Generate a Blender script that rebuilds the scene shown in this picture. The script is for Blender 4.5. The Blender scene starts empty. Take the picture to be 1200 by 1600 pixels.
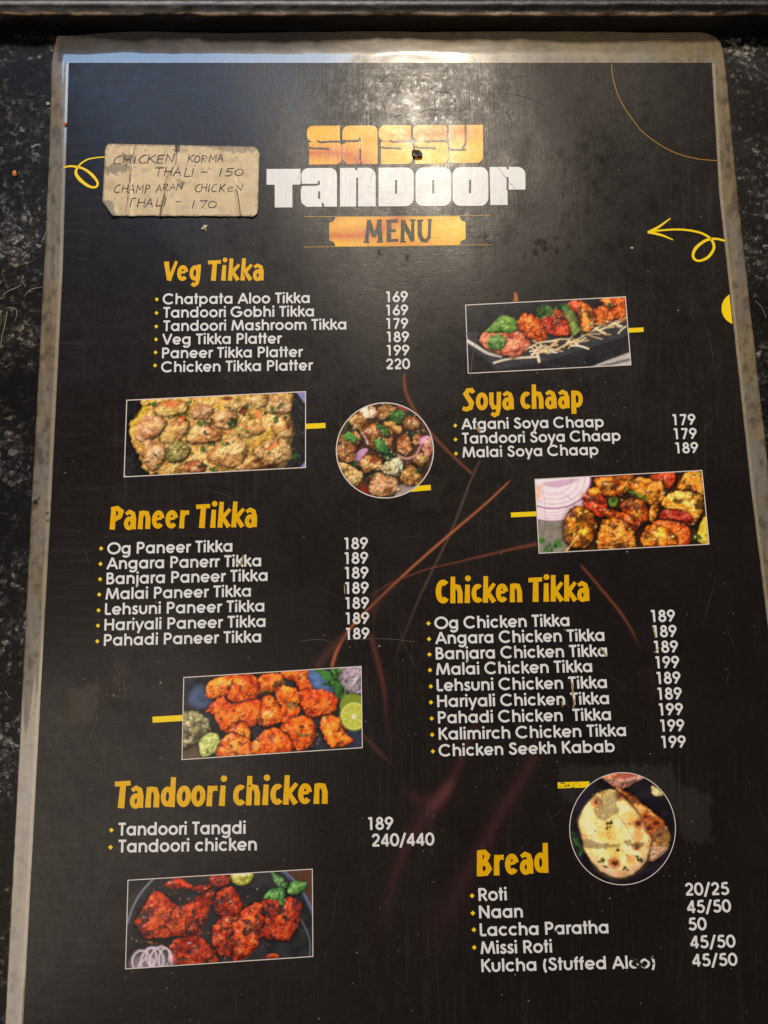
import bpy, math, random
import numpy as np

random.seed(7)
rng = np.random.default_rng(7)
S = bpy.context.scene
COL = S.collection

# ------------------------------------------------------------------ camera
FPX = 1200.0                       # focal length in pixels of the 1200 x 1600 photograph
DIST = 0.33                        # metres from lens to the board along the axis
_wy = np.array((-0.0243, 0.9859, -0.1646)); _wy /= np.linalg.norm(_wy)
_wx = np.array((0.9859, 0.0243, 0.0)); _wx /= np.linalg.norm(_wx)
_wz = np.cross(_wx, _wy)
R = np.array((_wx, _wy, _wz))      # camera axes -> world axes
CAM = R @ np.array((0, 0, DIST))
cam_d = bpy.data.cameras.new('camera')
cam = bpy.data.objects.new('camera', cam_d)
COL.objects.link(cam)
cam_d.sensor_width = 36.0
cam_d.lens = 36.0 * FPX / 1600.0
cam_d.clip_start = 0.01
cam_d.clip_end = 50
from mathutils import Matrix, Vector
_m = Matrix([list(R[i]) + [CAM[i]] for i in range(3)] + [[0, 0, 0, 1]])
cam.matrix_world = _m
S.camera = cam

# ------------------------------------------------------------------ world, exposure
W = bpy.data.worlds.new('World'); S.world = W; W.use_nodes = True
bg = W.node_tree.nodes['Background']
bg.inputs[0].default_value = (0.88, 0.90, 1.0, 1)
bg.inputs[1].default_value = 0.055
S.view_settings.view_transform = 'Standard'
S.view_settings.look = 'None'
S.view_settings.gamma = 1
S.view_settings.exposure = 0.0
S.view_settings.use_curve_mapping = False


def upx(u, v, z=0.0):
    """the place at height z seen at photograph pixel (u, v); arrays welcome"""
    u = np.asarray(u, float); v = np.asarray(v, float); z = np.asarray(z, float)
    c = np.stack([(u - 600) / FPX, -(v - 800) / FPX, -np.ones_like(u)], -1)
    d = c @ R.T
    t = (z - CAM[2]) / d[..., 2]
    return CAM + d * t[..., None]


def mirror_dir(u, v, tilt=0.0):
    p = upx(u, v)
    d = p - CAM; d /= np.linalg.norm(d)
    n = np.array((0, -math.sin(tilt), math.cos(tilt)))
    return p, d - 2 * d.dot(n) * n


def area(name, pos, target, sx, sy, power, col):
    l = bpy.data.lights.new(name, 'AREA'); l.shape = 'RECTANGLE'
    l.size = sx; l.size_y = sy; l.energy = power; l.color = col
    o = bpy.data.objects.new(name, l); COL.objects.link(o)
    o.location = pos
    o.rotation_euler = (Vector(target) - Vector(pos)).to_track_quat('-Z', 'Y').to_euler()
    return o


p, d = mirror_dir(650, 205)
area('warm_lamp', p + d * 1.8, p, 0.16, 0.21, 31.0, (1.0, 0.865, 0.68))
p, d = mirror_dir(290, 90, math.radians(0.5))
area('cool_sky_opening', p + d * 1.5, p, 0.62, 0.26, 4.4, (0.34, 0.60, 1.0))
p, d = mirror_dir(40, 1300)
area('daylight_left', p + d * 1.3, p, 0.55, 0.9, 5.8, (1.0, 0.86, 0.72))


# ------------------------------------------------------------------ helpers
def lin(c):
    c = np.asarray(c, float) / 255.0
    return np.where(c <= 0.04045, c / 12.92, ((c + 0.055) / 1.055) ** 2.4)


def rgba(c):
    r = lin(c); return (float(r[0]), float(r[1]), float(r[2]), 1.0)


_tab = np.random.default_rng(3).random((256, 256))


def vnoise(x, y, s=0):
    x = np.asarray(x, float) + s * 17.31; y = np.asarray(y, float) + s * 9.77
    xi = np.floor(x).astype(int); yi = np.floor(y).astype(int)
    fx = x - xi; fy = y - yi
    fx = fx * fx * (3 - 2 * fx); fy = fy * fy * (3 - 2 * fy)
    a = _tab[xi & 255, yi & 255]; b = _tab[(xi + 1) & 255, yi & 255]
    c = _tab[xi & 255, (yi + 1) & 255]; d = _tab[(xi + 1) & 255, (yi + 1) & 255]
    return (a * (1 - fx) + b * fx) * (1 - fy) + (c * (1 - fx) + d * fx) * fy


def fbm(x, y, s=0, o=4):
    t = 0; a = 0.5; n = 0
    for k in range(o):
        t = t + a * vnoise(x * 2 ** k, y * 2 ** k, s + k * 3); n += a; a *= 0.55
    return t / n


def sst(a, b, x):
    t = np.clip((x - a) / (b - a), 0, 1); return t * t * (3 - 2 * t)


def spline(pts, n=6, closed=True):
    P = np.asarray(pts, float); m = len(P); out = []
    for i in range(m if closed else m - 1):
        if closed:
            a, b, c, d = P[i - 1], P[i], P[(i + 1) % m], P[(i + 2) % m]
        else:
            a, b, c, d = P[max(i - 1, 0)], P[i], P[i + 1], P[min(i + 2, m - 1)]
        for k in range(n):
            t = k / n
            out.append(0.5 * (2 * b + (c - a) * t + (2 * a - 5 * b + 4 * c - d) * t * t + (3 * b - a - 3 * c + d) * t ** 3))
    if not closed: out.append(P[-1])
    return np.array(out)


def sdist(X, Y, poly):
    """signed distance to a polygon, positive inside"""
    n = len(poly); dm = np.full(X.shape, 1e9); ins = np.zeros(X.shape, bool)
    for i in range(n):
        x0, y0 = poly[i]; x1, y1 = poly[(i + 1) % n]
        ex, ey = x1 - x0, y1 - y0
        L = ex * ex + ey * ey + 1e-12
        t = np.clip(((X - x0) * ex + (Y - y0) * ey) / L, 0, 1)
        dm = np.minimum(dm, (X - x0 - t * ex) ** 2 + (Y - y0 - t * ey) ** 2)
        if abs(ey) > 1e-9:
            c = ((y0 > Y) != (y1 > Y)) & (X < (x1 - x0) * (Y - y0) / ey + x0)
            ins ^= c
    dm = np.sqrt(dm)
    return np.where(ins, dm, -dm)


def pdist(X, Y, pts):
    dm = np.full(X.shape, 1e9); tt = np.zeros(X.shape)
    n = len(pts) - 1
    for i in range(n):
        x0, y0 = pts[i][:2]; x1, y1 = pts[i + 1][:2]
        ex, ey = x1 - x0, y1 - y0; L = ex * ex + ey * ey + 1e-12
        t = np.clip(((X - x0) * ex + (Y - y0) * ey) / L, 0, 1)
        d = np.hypot(X - x0 - t * ex, Y - y0 - t * ey)
        m = d < dm; dm = np.where(m, d, dm); tt = np.where(m, (i + t) / n, tt)
    return dm, tt


def wave_h(u, v):
    """the gentle waviness of the laminated sheet, metres"""
    return 0.00032 * np.sin(u * 0.011 + v * 0.004) * np.sin(v * 0.009 + 1.1) + 0.00012 * np.sin(u * 0.027 - v * 0.013) + 0.00045


L0 = 0.0007      # top of the plastic sleeve above the counter (with wave_h)
STEP = 0.00004


def on_board(u, v, layer=0.0):
    return upx(u, v, L0 + wave_h(np.asarray(u, float), np.asarray(v, float)) + STEP * layer)


def link(name, me, mats, parent=None):
    o = bpy.data.objects.new(name, me); COL.objects.link(o)
    for m in (mats if isinstance(mats, (list, tuple)) else [mats]): me.materials.append(m)
    if parent:
        o.parent = parent
        # parts keep their own coordinates; the thing's Empty is at its base
        o.matrix_parent_inverse = Matrix.Translation(-Vector(parent_loc(parent)))
    return o


def parent_loc(p):
    x = Vector((0, 0, 0))
    while p is not None:
        x += p.location; p = p.parent if p.parent and p.type == 'EMPTY' else None
    return x


def mesh(name, V, F, mats, parent=None, col=None, smooth=False, mi=None, extra=None):
    me = bpy.data.meshes.new(name)
    V = np.asarray(V, np.float32)
    if isinstance(F, np.ndarray):
        n = len(F); k = F.shape[1]
        me.vertices.add(len(V)); me.vertices.foreach_set('co', V.ravel())
        me.loops.add(n * k); me.loops.foreach_set('vertex_index', F.astype(np.int32).ravel())
        me.polygons.add(n); me.polygons.foreach_set('loop_start', np.arange(0, n * k, k, dtype=np.int32))
        me.polygons.foreach_set('loop_total', np.full(n, k, np.int32))
        me.update(calc_edges=True)
    else:
        me.from_pydata([tuple(map(float, v)) for v in V], [], [tuple(int(i) for i in f) for f in F])
    if mi is not None: me.polygons.foreach_set('material_index', np.asarray(mi, np.int32))
    if smooth: me.polygons.foreach_set('use_smooth', np.ones(len(me.polygons), bool))
    if col is not None:
        a = me.attributes.new('Col', 'FLOAT_COLOR', 'POINT')
        c = np.ones((len(V), 4), np.float32); c[:, :3] = col
        a.data.foreach_set('color', c.ravel())
    if extra is not None:
        a = me.attributes.new('wear', 'FLOAT', 'POINT')
        a.data.foreach_set('value', np.asarray(extra, np.float32).ravel())
    me.update()
    return link(name, me, mats, parent)


def empty(name, loc):
    o = bpy.data.objects.new(name, None); COL.objects.link(o); o.location = loc
    o.empty_display_size = 0.02
    return o


def tag(o, label=None, cat=None, kind=None, group=None):
    if label: o['label'] = label
    if cat: o['category'] = cat
    if kind: o['kind'] = kind
    if group: o['group'] = group
    return o


def gridfaces(nu, nv):
    """nu columns, nv rows of vertices, row-major"""
    i = np.arange(nu - 1); j = np.arange(nv - 1)
    I, J = np.meshgrid(i, j); a = (J * nu + I).ravel()
    return np.stack([a + nu, a + nu + 1, a + 1, a], 1)


# ------------------------------------------------------------------ materials
def newmat(name):
    m = bpy.data.materials.new(name); m.use_nodes = True
    nt = m.node_tree; return m, nt, nt.nodes['Principled BSDF']


def N(nt, t, **kw):
    n = nt.nodes.new(t)
    for k, v in kw.items(): setattr(n, k, v)
    return n


def math_node(nt, op, a, b=None, clamp=False):
    n = N(nt, 'ShaderNodeMath', operation=op, use_clamp=clamp)
    for i, x in enumerate((a, b)):
        if x is None: continue
        if isinstance(x, (int, float)): n.inputs[i].default_value = x
        else: nt.links.new(x, n.inputs[i])
    return n.outputs[0]


def noise(nt, vec, scale, detail=4, rough=0.6, stretch=None, off=(0, 0, 0)):
    mp = N(nt, 'ShaderNodeMapping')
    mp.inputs['Scale'].default_value = stretch or (1, 1, 1)
    mp.inputs['Location'].default_value = off
    nt.links.new(vec, mp.inputs[0])
    n = N(nt, 'ShaderNodeTexNoise'); n.inputs['Scale'].default_value = scale
    n.inputs['Detail'].default_value = detail; n.inputs['Roughness'].default_value = rough
    nt.links.new(mp.outputs[0], n.inputs['Vector'])
    return n.outputs['Fac']


def ramp(nt, fac, stops):
    r = N(nt, 'ShaderNodeValToRGB'); e = r.color_ramp.elements
    while len(e) < len(stops): e.new(0.5)
    for x, (p, c) in zip(e, stops):
        x.position = p
        x.color = c if len(c) == 4 else (*c, 1)
    nt.links.new(fac, r.inputs[0]); return r.outputs[0]


def laminated(name, color=None, wear_attr=False, tint_noise=0.0):
    """print under a scratched plastic film: the colour below, worn gloss above"""
    m, nt, b = newmat(name)
    tc = N(nt, 'ShaderNodeTexCoord').outputs['Object']
    if color is None:
        src = N(nt, 'ShaderNodeAttribute', attribute_name='Col').outputs['Color']
        nt.links.new(src, b.inputs['Base Color'])
    elif callable(color):
        nt.links.new(color(nt, tc), b.inputs['Base Color'])
    else:
        f = noise(nt, tc, 260, 4)
        mx = N(nt, 'ShaderNodeMix', data_type='RGBA')
        c = np.array(rgba(color))
        mx.inputs[6].default_value = tuple(c * (1 - tint_noise)) [:3] + (1,)
        mx.inputs[7].default_value = tuple(np.minimum(c * (1 + tint_noise), 0.95))[:3] + (1,)
        nt.links.new(f, mx.inputs[0]); nt.links.new(mx.outputs[2], b.inputs['Base Color'])
    # gloss: patches, grease, and fine wiping scratches in two directions
    big = noise(nt, tc, 22, 5, 0.65)
    mid = noise(nt, tc, 130, 5, 0.7, off=(3, 1, 0))
    sv = noise(nt, tc, 900, 3, 0.7, (1, 0.045, 1))
    sh = noise(nt, tc, 700, 3, 0.7, (0.06, 1, 1), (5, 2, 0))
    r1 = math_node(nt, 'MULTIPLY_ADD', big, 0.30); nt.nodes[-1].inputs[2].default_value = 0.07
    r2 = math_node(nt, 'MULTIPLY_ADD', mid, 0.22); nt.links.new(r1, nt.nodes[-1].inputs[2])
    r3 = math_node(nt, 'MULTIPLY_ADD', sv, 0.05); nt.links.new(r2, nt.nodes[-1].inputs[2])
    fi = noise(nt, tc, 420, 5, 0.75, off=(6, 6, 0))
    r3 = math_node(nt, 'ADD', r3, math_node(nt, 'MULTIPLY_ADD', fi, 0.36)); nt.nodes[-2].inputs[2].default_value = -0.18
    if wear_attr:
        w = N(nt, 'ShaderNodeAttribute', attribute_name='wear').outputs['Fac']
        r3 = math_node(nt, 'ADD', r3, w)
    nt.links.new(r3, b.inputs['Roughness'])
    b.inputs['Specular IOR Level'].default_value = 0.15
    b.inputs['Coat Weight'].default_value = 0.14
    b.inputs['Coat IOR'].default_value = 1.45
    c1 = math_node(nt, 'MULTIPLY_ADD', mid, 0.35); nt.nodes[-1].inputs[2].default_value = 0.05
    nt.links.new(c1, b.inputs['Coat Roughness'])
    fin = noise(nt, tc, 620, 4, 0.7, off=(9, 4, 0))
    patch = ramp(nt, noise(nt, tc, 30, 3, 0.5, off=(2, 8, 0)), [(0.42, (0, 0, 0)), (0.62, (1, 1, 1))])
    hsum = math_node(nt, 'ADD', math_node(nt, 'MULTIPLY', math_node(nt, 'MULTIPLY', sv, 0.55), patch), math_node(nt, 'ADD', math_node(nt, 'MULTIPLY', sh, 0.22), math_node(nt, 'ADD', mid, math_node(nt, 'MULTIPLY', fin, 0.5))))
    bp = N(nt, 'ShaderNodeBump'); bp.inputs['Strength'].default_value = 0.10
    bp.inputs['Distance'].default_value = 0.0006
    nt.links.new(hsum, bp.inputs['Height'])
    nt.links.new(bp.outputs[0], b.inputs['Normal']); nt.links.new(bp.outputs[0], b.inputs['Coat Normal'])
    return m


M_SHEET = laminated('printed_black_sheet', wear_attr=True)
M_PHOTO = laminated('printed_food_picture')
M_WHITE = laminated('white_print', (216, 218, 221), tint_noise=0.06)
M_HEAD = laminated('amber_print', (222, 170, 4), tint_noise=0.07)
M_YELLOW = laminated('yellow_print', (238, 205, 18), tint_noise=0.06)
M_GOLD = laminated('thin_gold_print', (158, 122, 48), tint_noise=0.15)
M_DARK = laminated('dark_print', (34, 27, 24), tint_noise=0.2)
M_LINE = laminated('white_frame_print', (214, 205, 200), tint_noise=0.1)


def sunset(nt, tc):
    mp = N(nt, 'ShaderNodeMapping'); mp.inputs['Scale'].default_value = (11, 40, 1)
    mp.inputs['Location'].default_value = (0.4, 0.2, 0)
    nt.links.new(tc, mp.inputs[0])
    n = N(nt, 'ShaderNodeTexNoise'); n.inputs['Scale'].default_value = 1.4; n.inputs['Detail'].default_value = 0.3
    nt.links.new(mp.outputs[0], n.inputs['Vector'])
    return ramp(nt, n.outputs['Fac'], [(0.34, rgba((234, 192, 36))), (0.49, rgba((230, 170, 24))), (0.60, rgba((196, 92, 12))), (0.74, rgba((228, 164, 26)))])


M_SUNSET = laminated('orange_gold_print', sunset)


def wear_mat(name, c, rough=0.75):
    m, nt, b = newmat(name)
    tc = N(nt, 'ShaderNodeTexCoord').outputs['Object']
    f = noise(nt, tc, 900, 3)
    k = np.array(rgba(c))
    nt.links.new(ramp(nt, f, [(0.25, tuple(k[:3] * 0.6)), (0.75, tuple(np.minimum(1, k[:3] * 1.25)))]), b.inputs['Base Color'])
    b.inputs['Roughness'].default_value = rough
    return m


M_DUST = wear_mat('pale_dust', (122, 114, 100))
M_SCR = wear_mat('pale_scratch', (88, 80, 72), 0.6)
M_GRIME = wear_mat('dark_grime', (24, 20, 17), 0.55)
M_TAN = wear_mat('dried_tan_stain', (150, 125, 80), 0.6)


def attr_mat(name, rough, bump_scale, bump, coat=0.0, rough_noise=0.0, dist=0.0006, coat_r=0.12):
    m, nt, b = newmat(name)
    tc = N(nt, 'ShaderNodeTexCoord').outputs['Object']
    src = N(nt, 'ShaderNodeAttribute', attribute_name='Col').outputs['Color']
    f = noise(nt, tc, bump_scale, 6, 0.65)
    fine = noise(nt, tc, bump_scale * 5, 4, 0.7, off=(2, 7, 0))
    mx = N(nt, 'ShaderNodeMix', data_type='RGBA', blend_type='MULTIPLY'); mx.inputs[0].default_value = 0.55
    nt.links.new(src, mx.inputs[6])
    nt.links.new(ramp(nt, fine, [(0.3, (0.55, 0.54, 0.52)), (0.7, (1, 1, 1))]), mx.inputs[7])
    nt.links.new(mx.outputs[2], b.inputs['Base Color'])
    r = math_node(nt, 'MULTIPLY_ADD', f, rough_noise); nt.nodes[-1].inputs[2].default_value = rough - rough_noise * 0.5
    nt.links.new(r, b.inputs['Roughness'])
    b.inputs['Coat Weight'].default_value = coat; b.inputs['Coat Roughness'].default_value = coat_r
    bp = N(nt, 'ShaderNodeBump'); bp.inputs['Strength'].default_value = bump; bp.inputs['Distance'].default_value = dist
    nt.links.new(math_node(nt, 'ADD', f, math_node(nt, 'MULTIPLY', fine, 0.4)), bp.inputs['Height'])
    nt.links.new(bp.outputs[0], b.inputs['Normal'])
    return m


M_SLEEVE = attr_mat('clouded_plastic_film', 0.34, 150, 0.10, coat=0.9, rough_noise=0.3, coat_r=0.07)
M_PAPER = attr_mat('grimy_taped_paper', 0.6, 320, 0.25, coat=0.12, rough_noise=0.25, dist=0.0005, coat_r=0.3)
M_RAIL = attr_mat('dark_worn_rail', 0.36, 260, 0.5, rough_noise=0.3, dist=0.001)
M_INK = wear_mat('brown_black_ink', (44, 28, 17), 0.6)


def stone_mat():
    m, nt, b = newmat('scuffed_black_stone')
    tc = N(nt, 'ShaderNodeTexCoord').outputs['Object']
    big = noise(nt, tc, 26, 4, 0.6)
    mid = noise(nt, tc, 150, 8, 0.75, off=(1, 5, 0))
    fine = noise(nt, tc, 420, 6, 0.75, off=(7, 2, 0))
    warm = noise(nt, tc, 17, 3, 0.5, off=(4, 4, 0))
    a = math_node(nt, 'ADD', math_node(nt, 'MULTIPLY', mid, 0.40), math_node(nt, 'ADD', math_node(nt, 'MULTIPLY', fine, 0.50), math_node(nt, 'MULTIPLY', big, 0.55)))
    wv = N(nt, 'ShaderNodeMapping'); nt.links.new(tc, wv.inputs[0])
    dis = N(nt, 'ShaderNodeTexNoise'); dis.inputs['Scale'].default_value = 260; dis.inputs['Detail'].default_value = 4
    nt.links.new(tc, dis.inputs['Vector'])
    vs = N(nt, 'ShaderNodeVectorMath', operation='MULTIPLY_ADD'); nt.links.new(dis.outputs['Color'], vs.inputs[0])
    vs.inputs[1].default_value = (.006, .006, .006); nt.links.new(tc, vs.inputs[2])
    vo = N(nt, 'ShaderNodeTexVoronoi'); vo.inputs['Scale'].default_value = 480; nt.links.new(vs.outputs[0], vo.inputs['Vector'])
    sp = N(nt, 'ShaderNodeSeparateColor'); nt.links.new(vo.outputs['Color'], sp.inputs[0])
    flake_glint = math_node(nt, 'POWER', sp.outputs[0], 3.0)  # random cells lighten the stone colour as painted glints
    a = math_node(nt, 'ADD', a, math_node(nt, 'MULTIPLY_ADD', flake_glint, 0.13)); nt.nodes[-2].inputs[2].default_value = -0.095
    st = lambda k: [(0.635, tuple(.003 * x for x in k)), (0.70, tuple(.009 * x for x in k)), (0.765, tuple(.04 * x for x in k)), (0.85, tuple(.22 * x for x in k))]
    grey = ramp(nt, a, st((1, .97, .96))); brown = ramp(nt, a, st((1.0, .82, .58)))
    mx = N(nt, 'ShaderNodeMix', data_type='RGBA')
    nt.links.new(ramp(nt, warm, [(0.45, (0, 0, 0)), (0.62, (1, 1, 1))]), mx.inputs[0])
    nt.links.new(grey, mx.inputs[6]); nt.links.new(brown, mx.inputs[7])
    nt.links.new(mx.outputs[2], b.inputs['Base Color'])
    r = math_node(nt, 'MULTIPLY_ADD', big, 0.4); nt.nodes[-1].inputs[2].default_value = 0.2
    nt.links.new(r, b.inputs['Roughness']); b.inputs['Specular IOR Level'].default_value = 0.14
    bp = N(nt, 'ShaderNodeBump'); bp.inputs['Strength'].default_value = 0.35; bp.inputs['Distance'].default_value = 0.001
    nt.links.new(a, bp.inputs['Height']); nt.links.new(bp.outputs[0], b.inputs['Normal'])
    return m


M_STONE = stone_mat()

# ------------------------------------------------------------------ the counter and the rail behind
ct = upx(np.array([-700., 1900, 1900, -700]), np.array([-60., -60, 2300, 2300]))
V = []; F = []
# a slab 30 mm thick with its top at z = 0
for z in (0.0, -0.03):
    for q in ct: V.append((q[0], q[1], z))
F = [(3, 2, 1, 0), (4, 5, 6, 7)] + [(i, (i + 1) % 4, 4 + (i + 1) % 4, 4 + i) for i in range(4)]
counter = mesh('countertop', V, F, M_STONE)
tag(counter, 'scuffed black stone counter under the menu', kind='structure')


def stone_scratches():
    ik = Ink(0.0, surf=lambda u, v, l=0: upx(u, v, 0.00012 + l * 1e-5), sub=1.0)
    for pts, w in (([(4, 461), (14, 454), (24, 450), (33, 445)], [.8, 1.6, .8]), ([(38, 463), (46, 454), (56, 450), (66, 449)], [.7, 1.5, .6]), ([(11, 481), (18, 480.5), (25, 483), (26, 492), (23.5, 501)], [.8, 1.3, .6]),
                   ([(11, 487), (8, 505), (3, 526), (1, 542)], [1.5, 1.3, .7]), ([(36, 441), (40, 448)], .9), ([(18, 1190), (30, 1200), (34, 1215)], .6), ([(1180, 470), (1190, 480), (1197, 496)], .7), ([(8, 1080), (16, 1092)], 1.0)):
        ik.stroke(spline(pts, 5, False), w, False, 0, True)
    o = ik.build('scratches', wear_mat('pale_scratched_stone', (118, 110, 98), .6), counter)
    o['kind'] = 'stuff'


def build_rail():
    # profile across the rail (photo row, height): foot of the front face, face with its shade painted in, chipped lip, rolled edge with painted highlight, top, back
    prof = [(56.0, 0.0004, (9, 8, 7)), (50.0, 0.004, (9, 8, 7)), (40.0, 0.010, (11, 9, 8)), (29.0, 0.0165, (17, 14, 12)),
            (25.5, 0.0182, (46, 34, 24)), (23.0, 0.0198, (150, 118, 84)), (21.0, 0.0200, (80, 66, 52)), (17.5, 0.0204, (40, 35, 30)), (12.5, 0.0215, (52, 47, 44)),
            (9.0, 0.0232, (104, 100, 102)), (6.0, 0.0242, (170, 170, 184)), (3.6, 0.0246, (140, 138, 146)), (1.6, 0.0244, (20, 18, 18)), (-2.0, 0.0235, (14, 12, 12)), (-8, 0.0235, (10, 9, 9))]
    nx = 900
    us = np.linspace(-420, 1620, nx)
    rows = []; cols = []
    for k, (v, z, c) in enumerate(prof):
        jag = (fbm(us * 0.035, us * 0 + k * 0.3, 5) - 0.5)
        chip = sst(0.55, 0.75, fbm(us * 0.012, us * 0 + 3.3, 9, 3))
        vv = np.full(nx, v) + jag * (3.2 if 4 <= k <= 7 else 1.0)
        if 4 <= k <= 6: vv = vv - chip * 2.0
        zz = np.full(nx, z * 0.56 if z > .001 else z) + jag * (0.0007 if 4 <= k <= 9 else 0.0002)
        # the rail sags a hair to the right in the picture
        vv = vv + (us - 600) * (0.0015 if k > 8 else 0.001)
        rows.append(upx(us, vv, np.maximum(zz, 0.0003)))
        n = fbm(us * 0.06, us * 0 + k * 1.7, 11)
        cc = lin(c)[None, :] * (0.35 + 1.3 * n)[:, None]
        if 9 <= k <= 11:            # highlight painted on the rolled metal edge, fading to the right
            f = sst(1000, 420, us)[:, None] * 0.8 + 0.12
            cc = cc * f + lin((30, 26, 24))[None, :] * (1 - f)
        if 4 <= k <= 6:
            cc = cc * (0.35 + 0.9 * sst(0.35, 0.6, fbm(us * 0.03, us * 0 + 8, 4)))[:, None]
        cols.append(cc)
    # close at the back, down to the counter
    last = rows[-1].copy(); last[:, 2] = 0.0004; rows.append(last); cols.append(cols[-1])
    V = np.concatenate(rows); C = np.concatenate(cols)
    nv = len(rows)
    F = gridfaces(nx, nv)[:, ::-1]
    return V, F, C


V, F, C = build_rail()
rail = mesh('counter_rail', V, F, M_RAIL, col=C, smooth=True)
tag(rail, 'dark worn raised rail with chipped lip along the back of the counter', 'rail')


def box_px(u0, u1, v0, v1, z0, z1):
    a = upx(np.array([u0, u1, u1, u0]), np.array([v1, v1, v0, v0]), z0)
    V = [tuple(q) for q in a] + [(q[0], q[1], z1) for q in a]
    F = [(3, 2, 1, 0), (4, 5, 6, 7)] + [(i, (i + 1) % 4, 4 + (i + 1) % 4, 4 + i) for i in range(4)]
    return V, F


def plain(name, c, rough=0.5):
    m, nt, b = newmat(name)
    tc = N(nt, 'ShaderNodeTexCoord').outputs['Object']
    k = np.array(rgba(c))[:3]
    nt.links.new(ramp(nt, noise(nt, tc, 40, 4), [(0.3, tuple(k * 0.8)), (0.7, tuple(np.minimum(1, k * 1.1)))]), b.inputs['Base Color'])
    b.inputs['Roughness'].default_value = rough
    return m


panel = empty('painted_panel', upx(np.array(600.), np.array(-30.), 0.004))
V, F = box_px(-300, 950, -46, -3.0, 0.0004, 0.0108); mesh('pale_board', V, F, plain('pale_blue_white_paint', (176, 186, 205)), panel)
V, F = box_px(951, 1500, -46, -3.0, 0.0004, 0.0108); mesh('red_board', V, F, plain('crimson_paint', (150, 40, 55)), panel)
tag(panel, 'sliver of pale and crimson painted panel behind the dark rail', 'panel')

# ------------------------------------------------------------------ the laminated menu
menu = empty('menu_board', upx(np.array(600.), np.array(800.), 0.0))
tag(menu, 'laminated black restaurant menu with clouded plastic border lying on the stone counter', 'menu')


def edgeL(v):   # outer left edge of the plastic
    return np.interp(v, [48, 57, 97, 240, 400, 800, 1000, 1600, 1720], [91, 88, 80.5, 77, 70, 49, 39, 7.5, 1.5])


def edgeR(v):
    return np.interp(v, [48, 52, 57, 66, 80, 97, 120, 300, 740, 1720], [1085, 1106, 1117, 1126, 1130, 1132, 1135, 1152, 1201, 1310])


def sheetL(v): return np.interp(v, [97, 420, 800, 1000, 1600, 1720], [107.5, 98, 79, 68, 36, 29.5])


def sheetR(v): return np.interp(v, [97, 300, 760, 980, 1720], [1112, 1123.5, 1173, 1200, 1286])


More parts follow.
